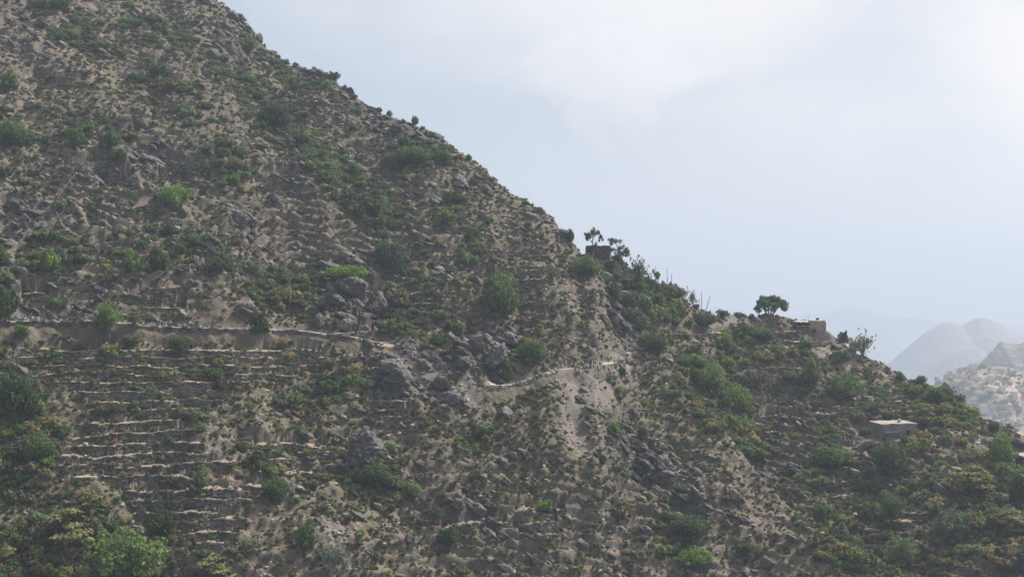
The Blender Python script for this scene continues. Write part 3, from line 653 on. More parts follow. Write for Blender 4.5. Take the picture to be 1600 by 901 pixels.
KEY = [
 (1204, 493, 52, 34, 'umbrella', 'big dark umbrella-crowned tree standing on the bare knoll', 'tree'),
 (926, 388, 30, 46, 'airy', 'slender open tree rising behind the dark ridge-top stone hut', 'tree'),
 (969, 408, 34, 38, 'airy', 'open tree with round leaf tufts just right of the dark ridge hut', 'tree'),
 (998, 448, 38, 44, 'loose', 'bushy dark tree on the ridge, two trees right of the dark hut', 'tree'),
 (1029, 444, 20, 32, 'airy', 'small thin tree alone on the skyline left of the bare stalks', 'tree'),
 (1052, 466, 24, 24, 'airy', 'flat-topped little tree directly under the pair of bare stalks', 'tree'),
 (1066, 467, 26, 20, 'loose', 'low spreading skyline tree just right of the pair of bare stalks', 'tree'),
 (1081, 477, 20, 24, 'loose', 'small ragged skyline tree left of the lower leaning stalk', 'tree'),
 (1128, 495, 24, 14, 'dark', 'low round dark bush on the saddle between the ridge and the knoll', 'bush'),
 (1156, 495, 26, 11, 'grey', 'thin low bush on the skyline at the left foot of the umbrella tree', 'bush'),
 (1319, 530, 20, 24, 'dark', 'spiky dark bush on the skyline right of the brown mud hut', 'bush'),
 (1348, 558, 46, 38, 'loose', 'pale airy tree with sky showing through below the brown mud hut', 'tree'),
 (1334, 554, 26, 24, 'loose', 'small pale tree behind the spiky dark bush on the right skyline', 'tree'),
 (1408, 596, 20, 18, 'dark', 'dark bush on the skyline above the terraced hut, upper one', 'bush'),
 (1437, 606, 18, 20, 'dark', 'narrow dark bush on the right skyline where the far village appears', 'bush'),
 (1462, 626, 34, 22, 'dark', 'wide dark shrub hugging the right skyline in front of the far village', 'bush'),
 (1556, 672, 22, 16, 'dark', 'round dark bush near the lower end of the right skyline', 'bush'),
 (1579, 680, 24, 18, 'olive', 'small olive bush last on the right skyline before the picture edge', 'bush'),
 (648, 194, 15, 17, 'dark', 'tiny dark tree alone on the rocky crest of the main slope', 'tree'),
 (520, 128, 24, 18, 'dark', 'dark bush on the skyline just right of the flat-topped crest rock', 'bush'),
 (590, 172, 16, 12, 'grey', 'small grey bush on the crest left of the pointed skyline rock', 'bush'),
 (733, 248, 16, 12, 'dark', 'small dark bush on the skyline between crest rock and ridge hut', 'bush'),
 (892, 378, 20, 22, 'dark', 'dark bush on the skyline just above the ridge hut', 'bush'),
 (785, 492, 72, 66, 'green', 'large round green tree in the middle of the main slope', 'tree'),
 (770, 470, 40, 40, 'green', 'smaller green tree joined to the left of the large round one', 'tree'),
 (612, 420, 58, 52, 'grey', 'broad pale green tree right above the dark cliff', 'tree'),
 (275, 326, 54, 40, 'green', 'bright green rounded bush on the left slope above the dark boulders', 'bush'),
 (75, 424, 34, 38, 'green', 'yellow-green bushy tree by the left edge above the rock scar', 'tree'),
 (10, 502, 42, 60, 'dark', 'tall dense dark tree at the left edge beside the stone wall', 'tree'),
 (4, 415, 26, 34, 'green', 'green bush cut by the left picture edge above the tall dark tree', 'bush'),
 (540, 446, 78, 30, 'green', 'wide low green shrub draped over the dark cliff', 'shrub'),
 (830, 562, 48, 32, 'dark', 'dark bush uphill of the bend in the lower footpath', 'bush'),
 (790, 596, 22, 44, 'green', 'narrow green bush beside the rocks above the path wall', 'bush'),
 (168, 530, 44, 40, 'green', 'light green bush growing over the wall of the left footpath', 'bush'),
 (210, 514, 42, 30, 'olive', 'olive-brown bush beside the pale rubble of the left footpath', 'bush'),
 (35, 528, 30, 24, 'green', 'small green bush under the wall near the left edge', 'bush'),
 (166, 448, 36, 40, 'olive', 'pale layered tree with tiers like shelves on the left slope', 'tree'),
 (205, 424, 34, 34, 'green', 'rounded green tree right of the layered pale tree', 'tree'),
 (247, 420, 38, 38, 'green', 'second rounded green tree right of the layered pale tree', 'tree'),
 (345, 422, 36, 34, 'green', 'green bush above the terrace lines right of the twin rounded trees', 'bush'),
 (405, 524, 36, 40, 'dark', 'dark tree at the left end of the pale footpath stretch', 'tree'),
 (280, 548, 44, 26, 'dark', 'dark bush just under the pale rubble wall', 'bush'),
 (120, 230, 36, 34, 'dark', 'dark shrub left of the upper slope, beneath the bright one', 'shrub'),
 (16, 142, 34, 34, 'green', 'bright green bush against the left edge high on the slope', 'bush'),
 (20, 230, 60, 44, 'dark', 'broad dark thicket at the left edge of the upper slope', 'bush'),
 (170, 238, 34, 30, 'dark', 'dark round shrub right of the left-edge thicket', 'shrub'),
 (185, 262, 36, 26, 'dark', 'dark shrub below the round one on the upper slope', 'shrub'),
 (95, 14, 40, 26, 'green', 'light green bush at the very top left corner of the slope', 'bush'),
 (385, 80, 38, 24, 'green', 'green bush among rocks under the top skyline', 'bush'),
 (645, 262, 60, 34, 'dark', 'large dark thicket under the rocky crest, greenest of the upper slope', 'bush'),
 (690, 258, 36, 26, 'dark', 'dark bush at the right end of the thicket under the crest', 'bush'),
 (610, 262, 40, 30, 'grey', 'grey-green bush at the left end of the thicket under the crest', 'bush'),
 (430, 205, 60, 46, 'dark', 'dark bluish thicket below the upper skyline rocks', 'bush'),
 (710, 318, 40, 24, 'dark', 'dark bush on the right part of main slope below the crest', 'bush'),
 (480, 862, 40, 56, 'green', 'bright leafy green bush beside the silvery one at bottom', 'bush'),
 (518, 902, 60, 62, 'silver', 'silvery grey bush with pale stems at the bottom edge', 'bush'),
 (200, 905, 120, 76, 'green', 'largest green tree at the lower left, reaching the bottom edge', 'tree'),
 (105, 862, 90, 64, 'olive', 'wide olive tree left of the largest green tree at the bottom', 'tree'),
 (140, 815, 60, 44, 'olive', 'olive tree under the lowest terraces behind the largest green tree', 'tree'),
 (430, 786, 44, 40, 'dark', 'dark green bush on the middle terraces right of the terrace stack', 'bush'),
 (312, 768, 28, 32, 'green', 'small yellow-green tree standing on the terrace stack', 'tree'),
 (312, 674, 26, 18, 'green', 'small bright bush on an upper lip of the terrace stack', 'bush'),
 (22, 650, 76, 70, 'dark', 'dark tall thicket at the left edge beside the terrace stack', 'bush'),
 (62, 726, 54, 50, 'dark', 'dark bush at the left foot of the terrace stack', 'bush'),
 (248, 840, 56, 44, 'dark', 'dark bush under the terrace stack, right of the olive trees', 'bush'),
 (330, 905, 60, 30, 'olive', 'olive bush at the bottom edge right of the largest green tree', 'bush'),
 (580, 760, 60, 40, 'dark', 'dark low bushes clump growing at the foot of the lone boulder', 'bush'),
 (1180, 528, 66, 22, 'dark', 'long low dark shrub like a hedge beneath the umbrella tree', 'shrub'),
 (1256, 548, 26, 20, 'dark', 'small dark bush beneath the brown mud hut wall', 'bush'),
 (1020, 552, 54, 34, 'dark', 'dark bush filling the gully beside the rocky steps', 'bush'),
 (972, 588, 18, 16, 'dark', 'small dark bush at the right end of the lower footpath', 'bush'),
 (1000, 516, 34, 30, 'green', 'green bush above the rocky steps in the gully', 'bush'),
 (985, 485, 34, 30, 'dark', 'dark green bush halfway down the face under the dense ridge tree', 'bush'),
 (916, 428, 46, 28, 'green', 'bright green thicket just below the dark ridge hut', 'bush'),
 (1100, 515, 44, 24, 'dark', 'dark bush under the saddle left of the bare earth', 'bush'),
 (1190, 614, 66, 48, 'dry', 'large dry brownish bush in the middle of the right-hand spur', 'bush'),
 (1320, 622, 64, 40, 'green', 'bright green tree below the bare slope of the brown hut', 'tree'),
 (1266, 604, 34, 44, 'green', 'upright yellow-green bush left of the bright spur tree', 'bush'),
 (1312, 566, 38, 22, 'dark', 'low dark bush on the bare slope below the brown hut', 'bush'),
 (1442, 672, 46, 40, 'olive', 'yellow-olive tree right behind the terraced stone hut', 'tree'),
 (1566, 728, 44, 56, 'green', 'tall green bush on the grey bare patch near the right edge', 'bush'),
 (1390, 740, 52, 50, 'green', 'green tree below the terraced stone hut', 'tree'),
 (1300, 732, 70, 40, 'dark', 'dark wide thicket left of the green tree below the hut', 'bush'),
 (1520, 776, 80, 48, 'olive', 'wide yellow-olive tree at the right under the grey bare patch', 'tree'),
 (1286, 822, 38, 40, 'green', 'green bush on the ravine edge at lower right', 'bush'),
 (1395, 815, 44, 46, 'dark', 'dark tree in the middle of the lower right bushes', 'tree'),
 (1585, 838, 66, 40, 'olive', 'olive tree at the right edge near the bottom', 'tree'),
 (1590, 790, 40, 60, 'dark', 'dark blue-green tree cut by the right edge', 'tree'),
 (1490, 840, 60, 50, 'grey', 'grey-green tree left of the right-edge olive tree', 'tree'),
 (1410, 885, 60, 50, 'grey', 'grey-green bush at the bottom of the lower right slope', 'bush'),
 (960, 680, 26, 22, 'green', 'small bright bush alone on the rocky face right of scree chute', 'bush'),
 (1005, 690, 20, 26, 'dark', 'small dark bush right of the lone bright one on the rocky face', 'bush'),
 (975, 808, 46, 26, 'olive', 'olive bush low on the rocky face below the slanted slabs', 'bush'),
 (1080, 838, 66, 34, 'dark', 'dark wide bush near the bottom below the slanted slabs', 'bush'),
 (850, 800, 36, 22, 'green', 'green low bush in the lower centre of rocky slope', 'bush'),
 (1165, 872, 38, 24, 'green', 'green bush near the bottom edge left of the ravine', 'bush'),
 (1085, 882, 54, 28, 'green', 'bright green bush at the bottom edge under the dark wide one', 'bush'),
 (700, 852, 42, 30, 'dark', 'dark bush in the hollow below the pale terrace edge at bottom', 'bush'),
 (1150, 640, 50, 40, 'green', 'fresh green bush on the grassy bank of the ravine', 'bush'),
 (1110, 610, 50, 40, 'green', 'fresh green bush at the head of the grassy ravine bank', 'bush'),
]
for k_ in KEY: place_plant(*k_)

# bare flower stalks against the sky on the ridge
ST = [(1043, 447, 40, 0.0, 'tallest bare stalk of the pair on the ridge skyline'), (1048, 449, 34, .03, 'shorter bare stalk of the pair on the ridge skyline'),
      (1095, 483, 30, 0.0, 'upright bare stalk left of the saddle'), (1101, 485, 27, .28, 'bare stalk leaning right beside the upright one at the saddle'),
      (1024, 441, 38, .02, 'faint bare stalk just behind the small thin skyline tree')]
for (u, v, h, lean, lab) in ST:
    j, r, p = surf(u, v); L = h*p.y/F; mb = MB()
    pts = [(lean*L*q_+.04*math.sin(3*q_), 0, L*q_) for q_ in (-.05, .3, .6, .85, 1)]; mb.tube(pts, [.07, .06, .05, .035, .02], 6)
    tw = MB()
    for k in range(7):
        z = L*(.5+.07*k); a = 2.4*k; tw.tube([(lean*z, 0, z), (lean*z+.28*math.cos(a), .28*math.sin(a), z+.2)], [.02, .008], 4)
    e = tag(link('bare_stalk', None, None, p), lab, 'stalk'); link('stem', mb.mesh('stem', M['bark']), e); link('twigs', tw.mesh('twigs', M['bark']), e)

# ------------------------------------------------------------------ huts
def stone_face(mb, x0, x1, y, h, along='x', seed=0, sh=.3, sw=.5, skip=None, dep=.4):
    """one wall face made of rough blocks, x0..x1 along the axis, at offset y"""
    z = 0.0
    while z < h-.05:
        s = x0
        hh_ = min(sh*RNG.uniform(.85, 1.15), h-z)
        while s < x1-.02:
            wd = min(sw*RNG.uniform(.6, 1.4), x1-s)
            if not (skip and skip[0] < s+wd/2 < skip[1] and skip[2] < z+hh_/2 < skip[3]):
                o = RNG.uniform(-.03, .03)
                if along == 'x': mb.box((s+wd/2, y+o, z+hh_/2), (wd*.97, dep, hh_*.96), 0, .025)
                else: mb.box((y+o, s+wd/2, z+hh_/2), (dep, wd*.97, hh_*.96), 0, .025)
            s += wd
        z += hh_
def uneven_slab(w_, d_, th, seed, over=.25, nx=14):
    rng = np.random.default_rng(seed); v = []; f = []
    for i in range(nx+1):
        x = -w_/2-over+(w_+2*over)*i/nx; zt = .10*math.sin(i*1.1+seed)*.5+rng.uniform(-.04, .04)
        y0 = -d_/2-over*.8+rng.uniform(-.08, .08); y1 = d_/2+over*.4
        v += [(x, y0, zt-th), (x, y0, zt), (x, y1, zt+.12), (x, y1, zt-th)]
    for i in range(nx):
        a = i*4; b = a+4
        for k in range(4): f.append((a+k, b+k, b+(k+1) % 4, a+(k+1) % 4))
    f += [(0, 1, 2, 3), tuple(nx*4+k for k in (3, 2, 1, 0))]
    return v, f
def px(n, y): return n*y/F
# terraced stone hut on the right spur
y = P_H3.y; w3 = px(58, y); h3 = px(22, y); d3 = 4.2
e = tag(link('stone_hut', None, None, (P_H3.x, y+1.6, P_H3.z), (0, 0, R(14))), 'low grey stone hut with a pale flat roof and one dark window on the spur', 'hut')
mb = MB(); stone_face(mb, -w3/2, w3/2, -d3/2, h3, 'x', 1, .28, .45, (w3*.2, w3*.2+.7, .65, 1.6)); stone_face(mb, -d3/2+.25, d3/2, -w3/2+.2, h3, 'y'); stone_face(mb, -d3/2+.25, d3/2, w3/2-.2, h3, 'y'); stone_face(mb, -w3/2+.4, w3/2-.4, d3/2-.2, h3, 'x')
link('wall', mb.mesh('wall', M['hut']), e)
v_, f_ = uneven_slab(w3, d3, .22, 3); link('roof', add_mesh('roof', v_, f_, M['roof']), e, (0, 0, h3+.26))
mb = MB(); mb.box((w3*.2+.35, -d3/2+.25, 1.12), (.7, .06, .95)); wn = link('window', mb.mesh('window', M['void']), e)
mb = MB()
for a, b in (((w3*.2-.02, -d3/2-.12, 1.12), (.09, .3, 1.0)), ((w3*.2+.72, -d3/2-.12, 1.12), (.09, .3, 1.0)), ((w3*.2+.35, -d3/2-.12, .62), (.9, .36, .1)), ((w3*.2+.35, -d3/2-.12, 1.66), (.95, .36, .12))): mb.box(a, b)
link('frame', mb.mesh('frame', M['timber']), wn)
mb = MB(); stone_face(mb, -w3*.5, -w3*.08, -d3/2-.75, h3*.55, 'x', 2, .28, .4, None, .5); link('buttress', mb.mesh('buttress', M['hut_dark']), e)
tank = MB(); tank.tube([(0, 0, 0), (0, 0, .08), (0, 0, .5), (0, 0, .56), (0, 0, .62)], [.26, .30, .30, .22, .1], 14)
tag(link('water_can', tank.mesh('water_can', M['slab']), None, (P_H3.x+1.0, y+1.2, P_H3.z+h3+.30)), 'small white can standing on the pale roof of the stone hut', 'can')
# brown mud hut with an open shed on the knoll
y = P_H2.y; w2 = px(25, y); h2 = px(15, y); d2 = 3.4; cx = P_H2.x+px(8, y)
e = tag(link('mud_hut', None, None, (cx, y+1.3, P_H2.z), (0, 0, R(-8))), 'brown mud-walled hut with an open lean-to on the bare knoll', 'hut')
def mud_box(w_, d_, h_, seed):
    rng = np.random.default_rng(seed); n = 8; v = []; f = []
    per_ = [(-w_/2+w_*i/n, -d_/2) for i in range(n)]+[(w_/2, -d_/2+d_*i/n) for i in range(n)]+[(w_/2-w_*i/n, d_/2) for i in range(n)]+[(-w_/2, d_/2-d_*i/n) for i in range(n)]
    m_ = len(per_)
    for k in range(7):
        s_ = 1.03-.05*k/6
        for (a, b) in per_: v.append((a*s_+rng.uniform(-.03, .03), b*s_+rng.uniform(-.03, .03), h_*k/6-(.3 if k == 0 else 0)+(rng.uniform(-.06, .08) if k == 6 else 0)))
    for k in range(6):
        for i in range(m_): f.append((k*m_+i, k*m_+(i+1) % m_, (k+1)*m_+(i+1) % m_, (k+1)*m_+i))
    f.append(tuple(6*m_+i for i in range(m_)))
    return v, f
v_, f_ = mud_box(w2, d2, h2, 4); link('wall', add_mesh('wall', v_, f_, M['mud']), e)
v_, f_ = uneven_slab(w2*.9, d2*.9, .12, 5, .12); link('roof', add_mesh('roof', v_, f_, M['roof']), e, (-.1, 0, h2+.22))
sw_ = px(20, y)
sh = link('lean_to', None, e, (-w2/2-sw_/2, 0, 0))
v_, f_ = uneven_slab(sw_, d2, .14, 6, .15); link('roof_slab', add_mesh('roof_slab', v_, f_, M['slab']), sh, (0, 0, h2*.98))
for xx in (-sw_/2+.12, 0.05):
    mb = MB(); mb.tube([(xx, -d2/2+.1, -.2), (xx+.02, -d2/2+.1, h2*.5), (xx, -d2/2+.1, h2*.9)], [.07, .065, .06], 6)
    link('post', mb.mesh('post', M['timber']), sh)
mb = MB(); mb.box((0, -d2/2+.05, h2*.52), (sw_, .16, .14), 0, .02); link('rail', mb.mesh('rail', M['slab']), sh)
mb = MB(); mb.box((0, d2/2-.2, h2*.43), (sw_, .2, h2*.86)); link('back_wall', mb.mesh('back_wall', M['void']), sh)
mb = MB(); stone_face(mb, -sw_/2, sw_/2, -d2/2+.35, h2*.36, 'x', 3, .25, .4); link('low_wall', mb.mesh('low_wall', M['wall']), sh)
ant = MB(); ant.tube([(0, 0, 0), (0.02, 0, .5), (0.0, 0, 1.0)], [.03, .025, .02], 6); ant.box((0, 0, .8), (.4, .03, .03)); ant.box((0, 0, .95), (.28, .03, .03))
tag(link('antenna', ant.mesh('antenna', M['timber']), None, (cx-w2*.55, y+1.6, P_H2.z+h2+.2)), 'thin antenna mast sticking up from the brown mud hut roof', 'antenna')
bx_ = MB(); bx_.box((0, 0, .18), (.5, .4, .36), .2, .02, .85); bx_.box((0, 0, .39), (.3, .26, .07), .2, .01)
tag(link('roof_box', bx_.mesh('roof_box', M['void']), None, (cx+.05, y+1.2, P_H2.z+h2+.32)), 'small dark box lying on the brown mud hut roof', 'box')
# dark ridge hut
y = P_H1.y; w1 = px(38, y); h1 = px(21, y); d1 = 3.2
e = tag(link('stone_hut', None, None, (P_H1.x, y+1.4, P_H1.z), (0, 0, R(-10))), 'small dark stone hut on the ridge skyline between thin trees', 'hut')
mb = MB(); stone_face(mb, -w1/2, w1/2, -d1/2, h1, 'x', 1, .26, .42, (-w1*.42, -w1*.42+.42, 1.0, 1.5)); stone_face(mb, -d1/2+.2, d1/2, -w1/2+.2, h1, 'y'); stone_face(mb, -d1/2+.2, d1/2, w1/2-.2, h1*.96, 'y'); stone_face(mb, -w1/2+.4, w1/2-.4, d1/2-.2, h1, 'x')
link('wall', mb.mesh('wall', M['hut_dark']), e)
v_, f_ = uneven_slab(w1*.96, d1*.9, .14, 8, .05); link('roof', add_mesh('roof', v_, f_, M['hut_dark']), e, (0, 0, h1+.14))
mb = MB(); mb.box((-w1*.42+.21, -d1/2+.05, 1.25), (.42, .1, .42), 0, .02); link('window_stone', mb.mesh('window_stone', M['slab']), e)
# hut at the right edge
y = P_H4.y; w4 = px(52, y); h4 = 2.0; d4 = 3.5
e = tag(link('stone_hut', None, None, (P_H4.x, y+1.5, P_H4.z), (0, 0, R(6))), 'half-hidden hut with a pale roof edge cut by the right picture edge', 'hut')
mb = MB(); stone_face(mb, -w4/2, w4/2, -d4/2, h4, 'x'); stone_face(mb, -d4/2+.25, d4/2, -w4/2+.2, h4, 'y'); stone_face(mb, -d4/2+.25, d4/2, w4/2-.2, h4, 'y'); link('wall', mb.mesh('wall', M['hut_dark']), e)
v_, f_ = uneven_slab(w4, d4, .2, 9); link('roof', add_mesh('roof', v_, f_, M['roof']), e, (0, 0, h4+.24))

# ------------------------------------------------------------------ boulders
BIG = [(565, 728, 62, 56, 0, 'dark', 'largest dark boulder, standing alone in the lower middle of the slope'),
 (600, 712, 22, 16, 20, 'light', 'pale flat stone leaning against the largest boulder, on its right'),
 (375, 356, 34, 34, 10, 'dark', 'dark block on the left half of the slope above the terraces'),
 (515, 430, 66, 24, 25, 'dark', 'long slanting dark slab at the top of the cliff'), (552, 470, 66, 44, 20, 'dark', 'big dark cliff block under the draped green shrub'),
 (590, 500, 60, 50, 35, 'dark', 'dark cliff block at the right foot of the cliff'), (520, 482, 44, 30, 15, 'dark', 'dark cliff block at the left foot of the cliff'),
 (575, 555, 26, 20, 25, 'dark', 'dark boulder just under the right end of the pale path'), (497, 512, 26, 26, 0, 'dark', 'dark upright rock behind the pale path'), (540, 520, 36, 28, 0, 'light', 'rounded grey rock on the uphill side of the pale path'),
 (622, 612, 46, 46, 40, 'dark', 'dark rock mass left of the pale rubble fan'), (690, 608, 48, 26, 35, 'dark', 'dark split rock inside the pale rubble fan'), (705, 632, 40, 26, 30, 'dark', 'dark rock beside the smooth pale chute'),
 (722, 582, 30, 34, 15, 'dark', 'dark upright boulder above the smooth chute'), (775, 575, 44, 50, 20, 'dark', 'dark jagged rock above the path retaining wall'), (745, 550, 34, 34, 25, 'light', 'grey jagged rock uphill of the path wall'),
 (745, 810, 46, 22, 35, 'dark', 'slanted dark slab above the pale terrace at lower centre'), (715, 795, 34, 20, 35, 'dark', 'smaller slanted slab left of the lower centre one'), (765, 825, 34, 22, 35, 'dark', 'lowest of the three slanted slabs at lower centre'),
 (620, 207, 36, 16, 25, 'dark', 'dark crest slab left of the tiny tree on the skyline'), (608, 178, 14, 14, 0, 'dark', 'pointed rock standing up on the skyline crest'), (492, 118, 34, 15, 5, 'light', 'flat-topped pale rock on the upper skyline'),
 (405, 66, 18, 18, 20, 'light', 'blocky rock at the top of the skyline'), (640, 218, 30, 14, 25, 'dark', 'dark slab below the crest slab'), (980, 520, 12, 22, 0, 'light', 'pale upright stone beside the rocky steps in the gully'),
 (640, 850, 26, 20, 10, 'dark', 'dark rock near the bottom right of the silvery bush'), (1010, 835, 28, 16, 35, 'dark', 'dark slab near the dark wide bush at the bottom'), (1470, 772, 40, 22, 35, 'light', 'pale slanting slab under the right olive tree'),
 (10, 650, 34, 22, 20, 'light', 'pale rock heap at the left edge by the thicket'), (1600, 890, 40, 40, 0, 'dark', 'dark rock at the bottom right corner'), (1200, 888, 36, 24, 10, 'dark', 'dark rock at the bottom edge by the ravine')]
def place_rock(mesh, u, v, wpx, hpx, tilt, label, group=None, name='boulder'):
    j, r, p = surf(u, v); k = p.y/F; q_ = 1.0 if wpx*hpx > 3300 else .78; a = q_*.9*wpx*k/2/1.2; b = q_*.9*hpx*k/2/.72
    o = link(name, mesh, None, (p.x, p.y+.25*a, p.z+hpx*k*.36), (RNG.uniform(-.25, .25), R(tilt)+RNG.uniform(-.1, .1), RNG.uniform(-.5, .5)), (a, (a+b)*.5, b))
    return tag(o, label, 'boulder' if name == 'boulder' else 'rock', group)
for (u, v, a, b, tl, kd, lab) in BIG: place_rock((BOULD if kd == 'dark' else BOULD_L)[int(RNG.integers(4))], u, v, a, b, tl, lab)

# ------------------------------------------------------------------ labels that place a thing beside a landmark
LM = [(1204, 480, 'the umbrella-crowned tree'), (1272, 508, 'the brown mud hut'), (936, 393, 'the dark ridge hut'), (1400, 672, 'the terraced stone hut'), (785, 460, 'the large round green tree'), (540, 435, 'the draped cliff shrub'),
      (565, 700, 'the lone largest boulder'), (850, 585, 'the lower path bend'), (965, 572, 'the lower path end'), (905, 680, 'the scree chute'), (988, 545, 'the rocky gully steps'), (12, 470, 'the tall left-edge tree'), (280, 515, 'the pale rubble wall'),
      (500, 522, 'the pale path stretch'), (225, 405, 'the twin rounded trees'), (166, 430, 'the layered pale tree'), (75, 405, 'the yellow-green left tree'), (275, 305, 'the bright rounded bush'), (648, 185, 'the tiny crest tree'), (660, 245, 'the thicket under the crest'),
      (492, 115, 'the flat-topped crest rock'), (430, 185, 'the bluish upper thicket'), (20, 210, 'the left-edge upper thicket'), (95, 5, 'the top left bush'), (612, 395, 'the broad pale green tree'), (240, 690, 'the terrace stack'), (200, 870, 'the largest lower-left tree'),
      (518, 870, 'the silvery bush'), (745, 810, 'the three slanted slabs'), (1080, 825, 'the dark wide bottom bush'), (1150, 620, 'the grassy ravine bank'), (1190, 595, 'the dry brown bush'), (1320, 605, 'the bright spur tree'), (1520, 755, 'the wide yellow-olive tree'),
      (1566, 705, 'the tall right-edge bush'), (1600, 880, 'the bottom right rock'), (1395, 795, 'the dark lower-right tree'), (1286, 805, 'the ravine edge bush'), (690, 600, 'the split rubble rock'), (1410, 865, 'the bottom right grey-green bush'), (960, 670, 'the lone rock-face bush'),
      (405, 60, 'the blocky skyline rock'), (312, 750, 'the terrace-stack tree'), (710, 305, 'the dark bush below the crest'), (1130, 495, 'the saddle'), (170, 230, 'the round upper-left shrub'), (22, 620, 'the left-edge terrace thicket'), (850, 800, 'the lower centre green bush'), (375, 340, 'the dark block'), (430, 770, 'the middle terrace bush')]
WAIT = []
def label_later(o, what, cat, group, u, v): tag(o, None, cat, group); WAIT.append((o, what, u, v))
def write_labels():
    got = {}
    for o, what, u, v in WAIT:
        d = [math.hypot(u-a, (v-b)*1.3) for a, b, _ in LM]; k = int(np.argmin(d)); a, b, nm = LM[k]
        ang = math.degrees(math.atan2(b-v, u-a)) % 360
        way = ('right of', 'above right of', 'above', 'above left of', 'left of', 'below left of', 'below', 'below right of')[int((ang+22.5)//45) % 8]
        got.setdefault((what, way, nm), []).append((d[k], o))
    for (what, way, nm), lst in got.items():
        lst.sort(key=lambda x: x[0]); nth = ('nearest', 'second nearest', 'third nearest', 'fourth nearest', 'fifth nearest', 'sixth nearest', 'seventh nearest', 'eighth nearest', 'ninth nearest', 'tenth nearest')
        for i, (_, o) in enumerate(lst):
            o['label'] = f'{what} {way} {nm}' if len(lst) == 1 else f'{nth[min(i, 9)]} {what} {way} {nm}'

# ------------------------------------------------------------------ scatter by region
cell_w = (ucol[1]-ucol[0])/F*Y
cell_h = np.gradient(Y, axis=1)
area = np.abs(cell_w*cell_h); area[:, :len(near)] = 0; area[:, len(near)+NR:] = 0
inframe = (V < RUN+1.5) & (U > -60) & (U < 1660) & (V < 960)
hidden_ok = ~inframe
def pick(density, n, rng, minpath=True):
    w_ = (area*density); w_[:2] = 0; w_[-2:] = 0
    if minpath: w_ = w_*(pathm < .5)
    cw = np.cumsum(w_.ravel()); k = np.searchsorted(cw, rng.random(n)*cw[-1]); return np.unravel_index(k, Z.shape)
pathm = np.zeros_like(Z)
for nm, (js, yp, zp, hw) in path_pts.items():
    for i, j in enumerate(js): pathm[j] = np.maximum(pathm[j], (Y[j]-yp[i] < hw*.95) & (Y[j]-yp[i] > -hw-1.6))
for Pm, hw_ in ((P_H1, 2.6), (P_H2, 3.6), (P_H3, 4.0), (P_H4, 3.4)):
    pathm = np.maximum(pathm, ((np.abs(X-Pm.x) < hw_) & (Y > Pm.y-2.2) & (Y < Pm.y+4)).astype(float))
VEG = [(110, 45, 85, 26, 35, 1.0), (265, 165, 110, 30, 36, 1.1), (240, 60, 70, 36, 30, .9), (440, 190, 80, 40, 35, 1.1), (350, 110, 110, 26, 35, .7), (540, 290, 120, 36, 38, 1.1), (650, 245, 70, 24, 15, 1.0),
       (110, 205, 100, 36, 10, .9), (340, 240, 90, 36, 35, .9), (200, 395, 230, 40, 0, .9), (450, 430, 110, 50, 20, .8), (120, 560, 180, 55, 0, .9), (330, 590, 200, 60, 0, .8), (30, 680, 70, 110, 0, 1.2),
       (110, 840, 170, 80, 0, 1.2), (480, 570, 100, 60, 0, .8), (1110, 600, 80, 55, 40, 1.3), (1150, 660, 70, 45, 45, 1.3), (1020, 460, 90, 50, 28, 1.2), (1190, 570, 110, 50, 15, 1.0), (1330, 610, 90, 45, 20, .6), (1420, 720, 200, 110, 20, .7),
       (1540, 810, 110, 110, 0, 1.3), (650, 480, 70, 60, 30, .8), (700, 390, 70, 60, 20, .7), (1080, 830, 90, 40, 10, .6), (1380, 860, 120, 60, 20, .9), (60, 440, 90, 40, 0, .6), (580, 690, 70, 80, 0, .7), (700, 680, 60, 60, 0, .4), (430, 700, 80, 70, 0, .5), (1480, 640, 90, 30, 30, .9), (480, 120, 70, 30, 30, .6)]
vegd = blobs(VEG)
veg_noise = sstep(fbm(X/6, Y/6, 3, 301), -.5, .5)
vdens = (.30+1.0*vegd)*(.10+1.1*veg_noise)*(1-.93*bare)*(1-.8*(soil > .3))*(1-.35*rockm)
rng = np.random.default_rng(99)
NS = 19000
jj, rr_ = pick(vdens, NS, rng)
vg = vegd[jj, rr_]; size = np.exp(rng.normal(-.50, .50, NS))*(.70+.68*vg); size = np.clip(size, .3, 2.3)
right = U[jj, rr_] > 1030
upper = V[jj, rr_] < 480
kprob = rng.random(NS); kinds = np.empty(NS, object)
for i in range(NS):
    q_ = kprob[i]
    if right[i]: kinds[i] = 'green' if q_ < .26 else 'olive' if q_ < .62 else 'dark' if q_ < .70 else 'grey' if q_ < .9 else 'dry'
    elif upper[i]: kinds[i] = 'grey' if q_ < .52 else 'dark' if q_ < .74 else 'green' if q_ < .86 else 'olive' if q_ < .93 else 'dry'
    else: kinds[i] = 'grey' if q_ < .28 else 'olive' if q_ < .5 else 'dark' if q_ < .68 else 'green' if q_ < .82 else 'dry'
vis = (V[jj, rr_] < RUN[jj, rr_]+2) & (U[jj, rr_] > 0) & (U[jj, rr_] < 1600) & (V[jj, rr_] < 901) & (V[jj, rr_] > 0)
app = np.where(vis, size/Y[jj, rr_], -1); order = np.argsort(-app); single = np.zeros(NS, bool); single[order[:285]] = True
kword = {'grey': 'grey-green', 'dark': 'dark green', 'green': 'fresh green', 'olive': 'yellowish olive', 'dry': 'dry brown'}
def zone(u, v):
    if u > 1000+ (v-540)*.9 and u > 960: return 'on the right-hand spur'
    if v < 300: return 'on the upper part of the main slope'
    if v < 520: return 'on the main slope above the footpaths'
    if u < 520: return 'among the terraces below the left footpath'
    return 'on the rocky face below the lower footpath'
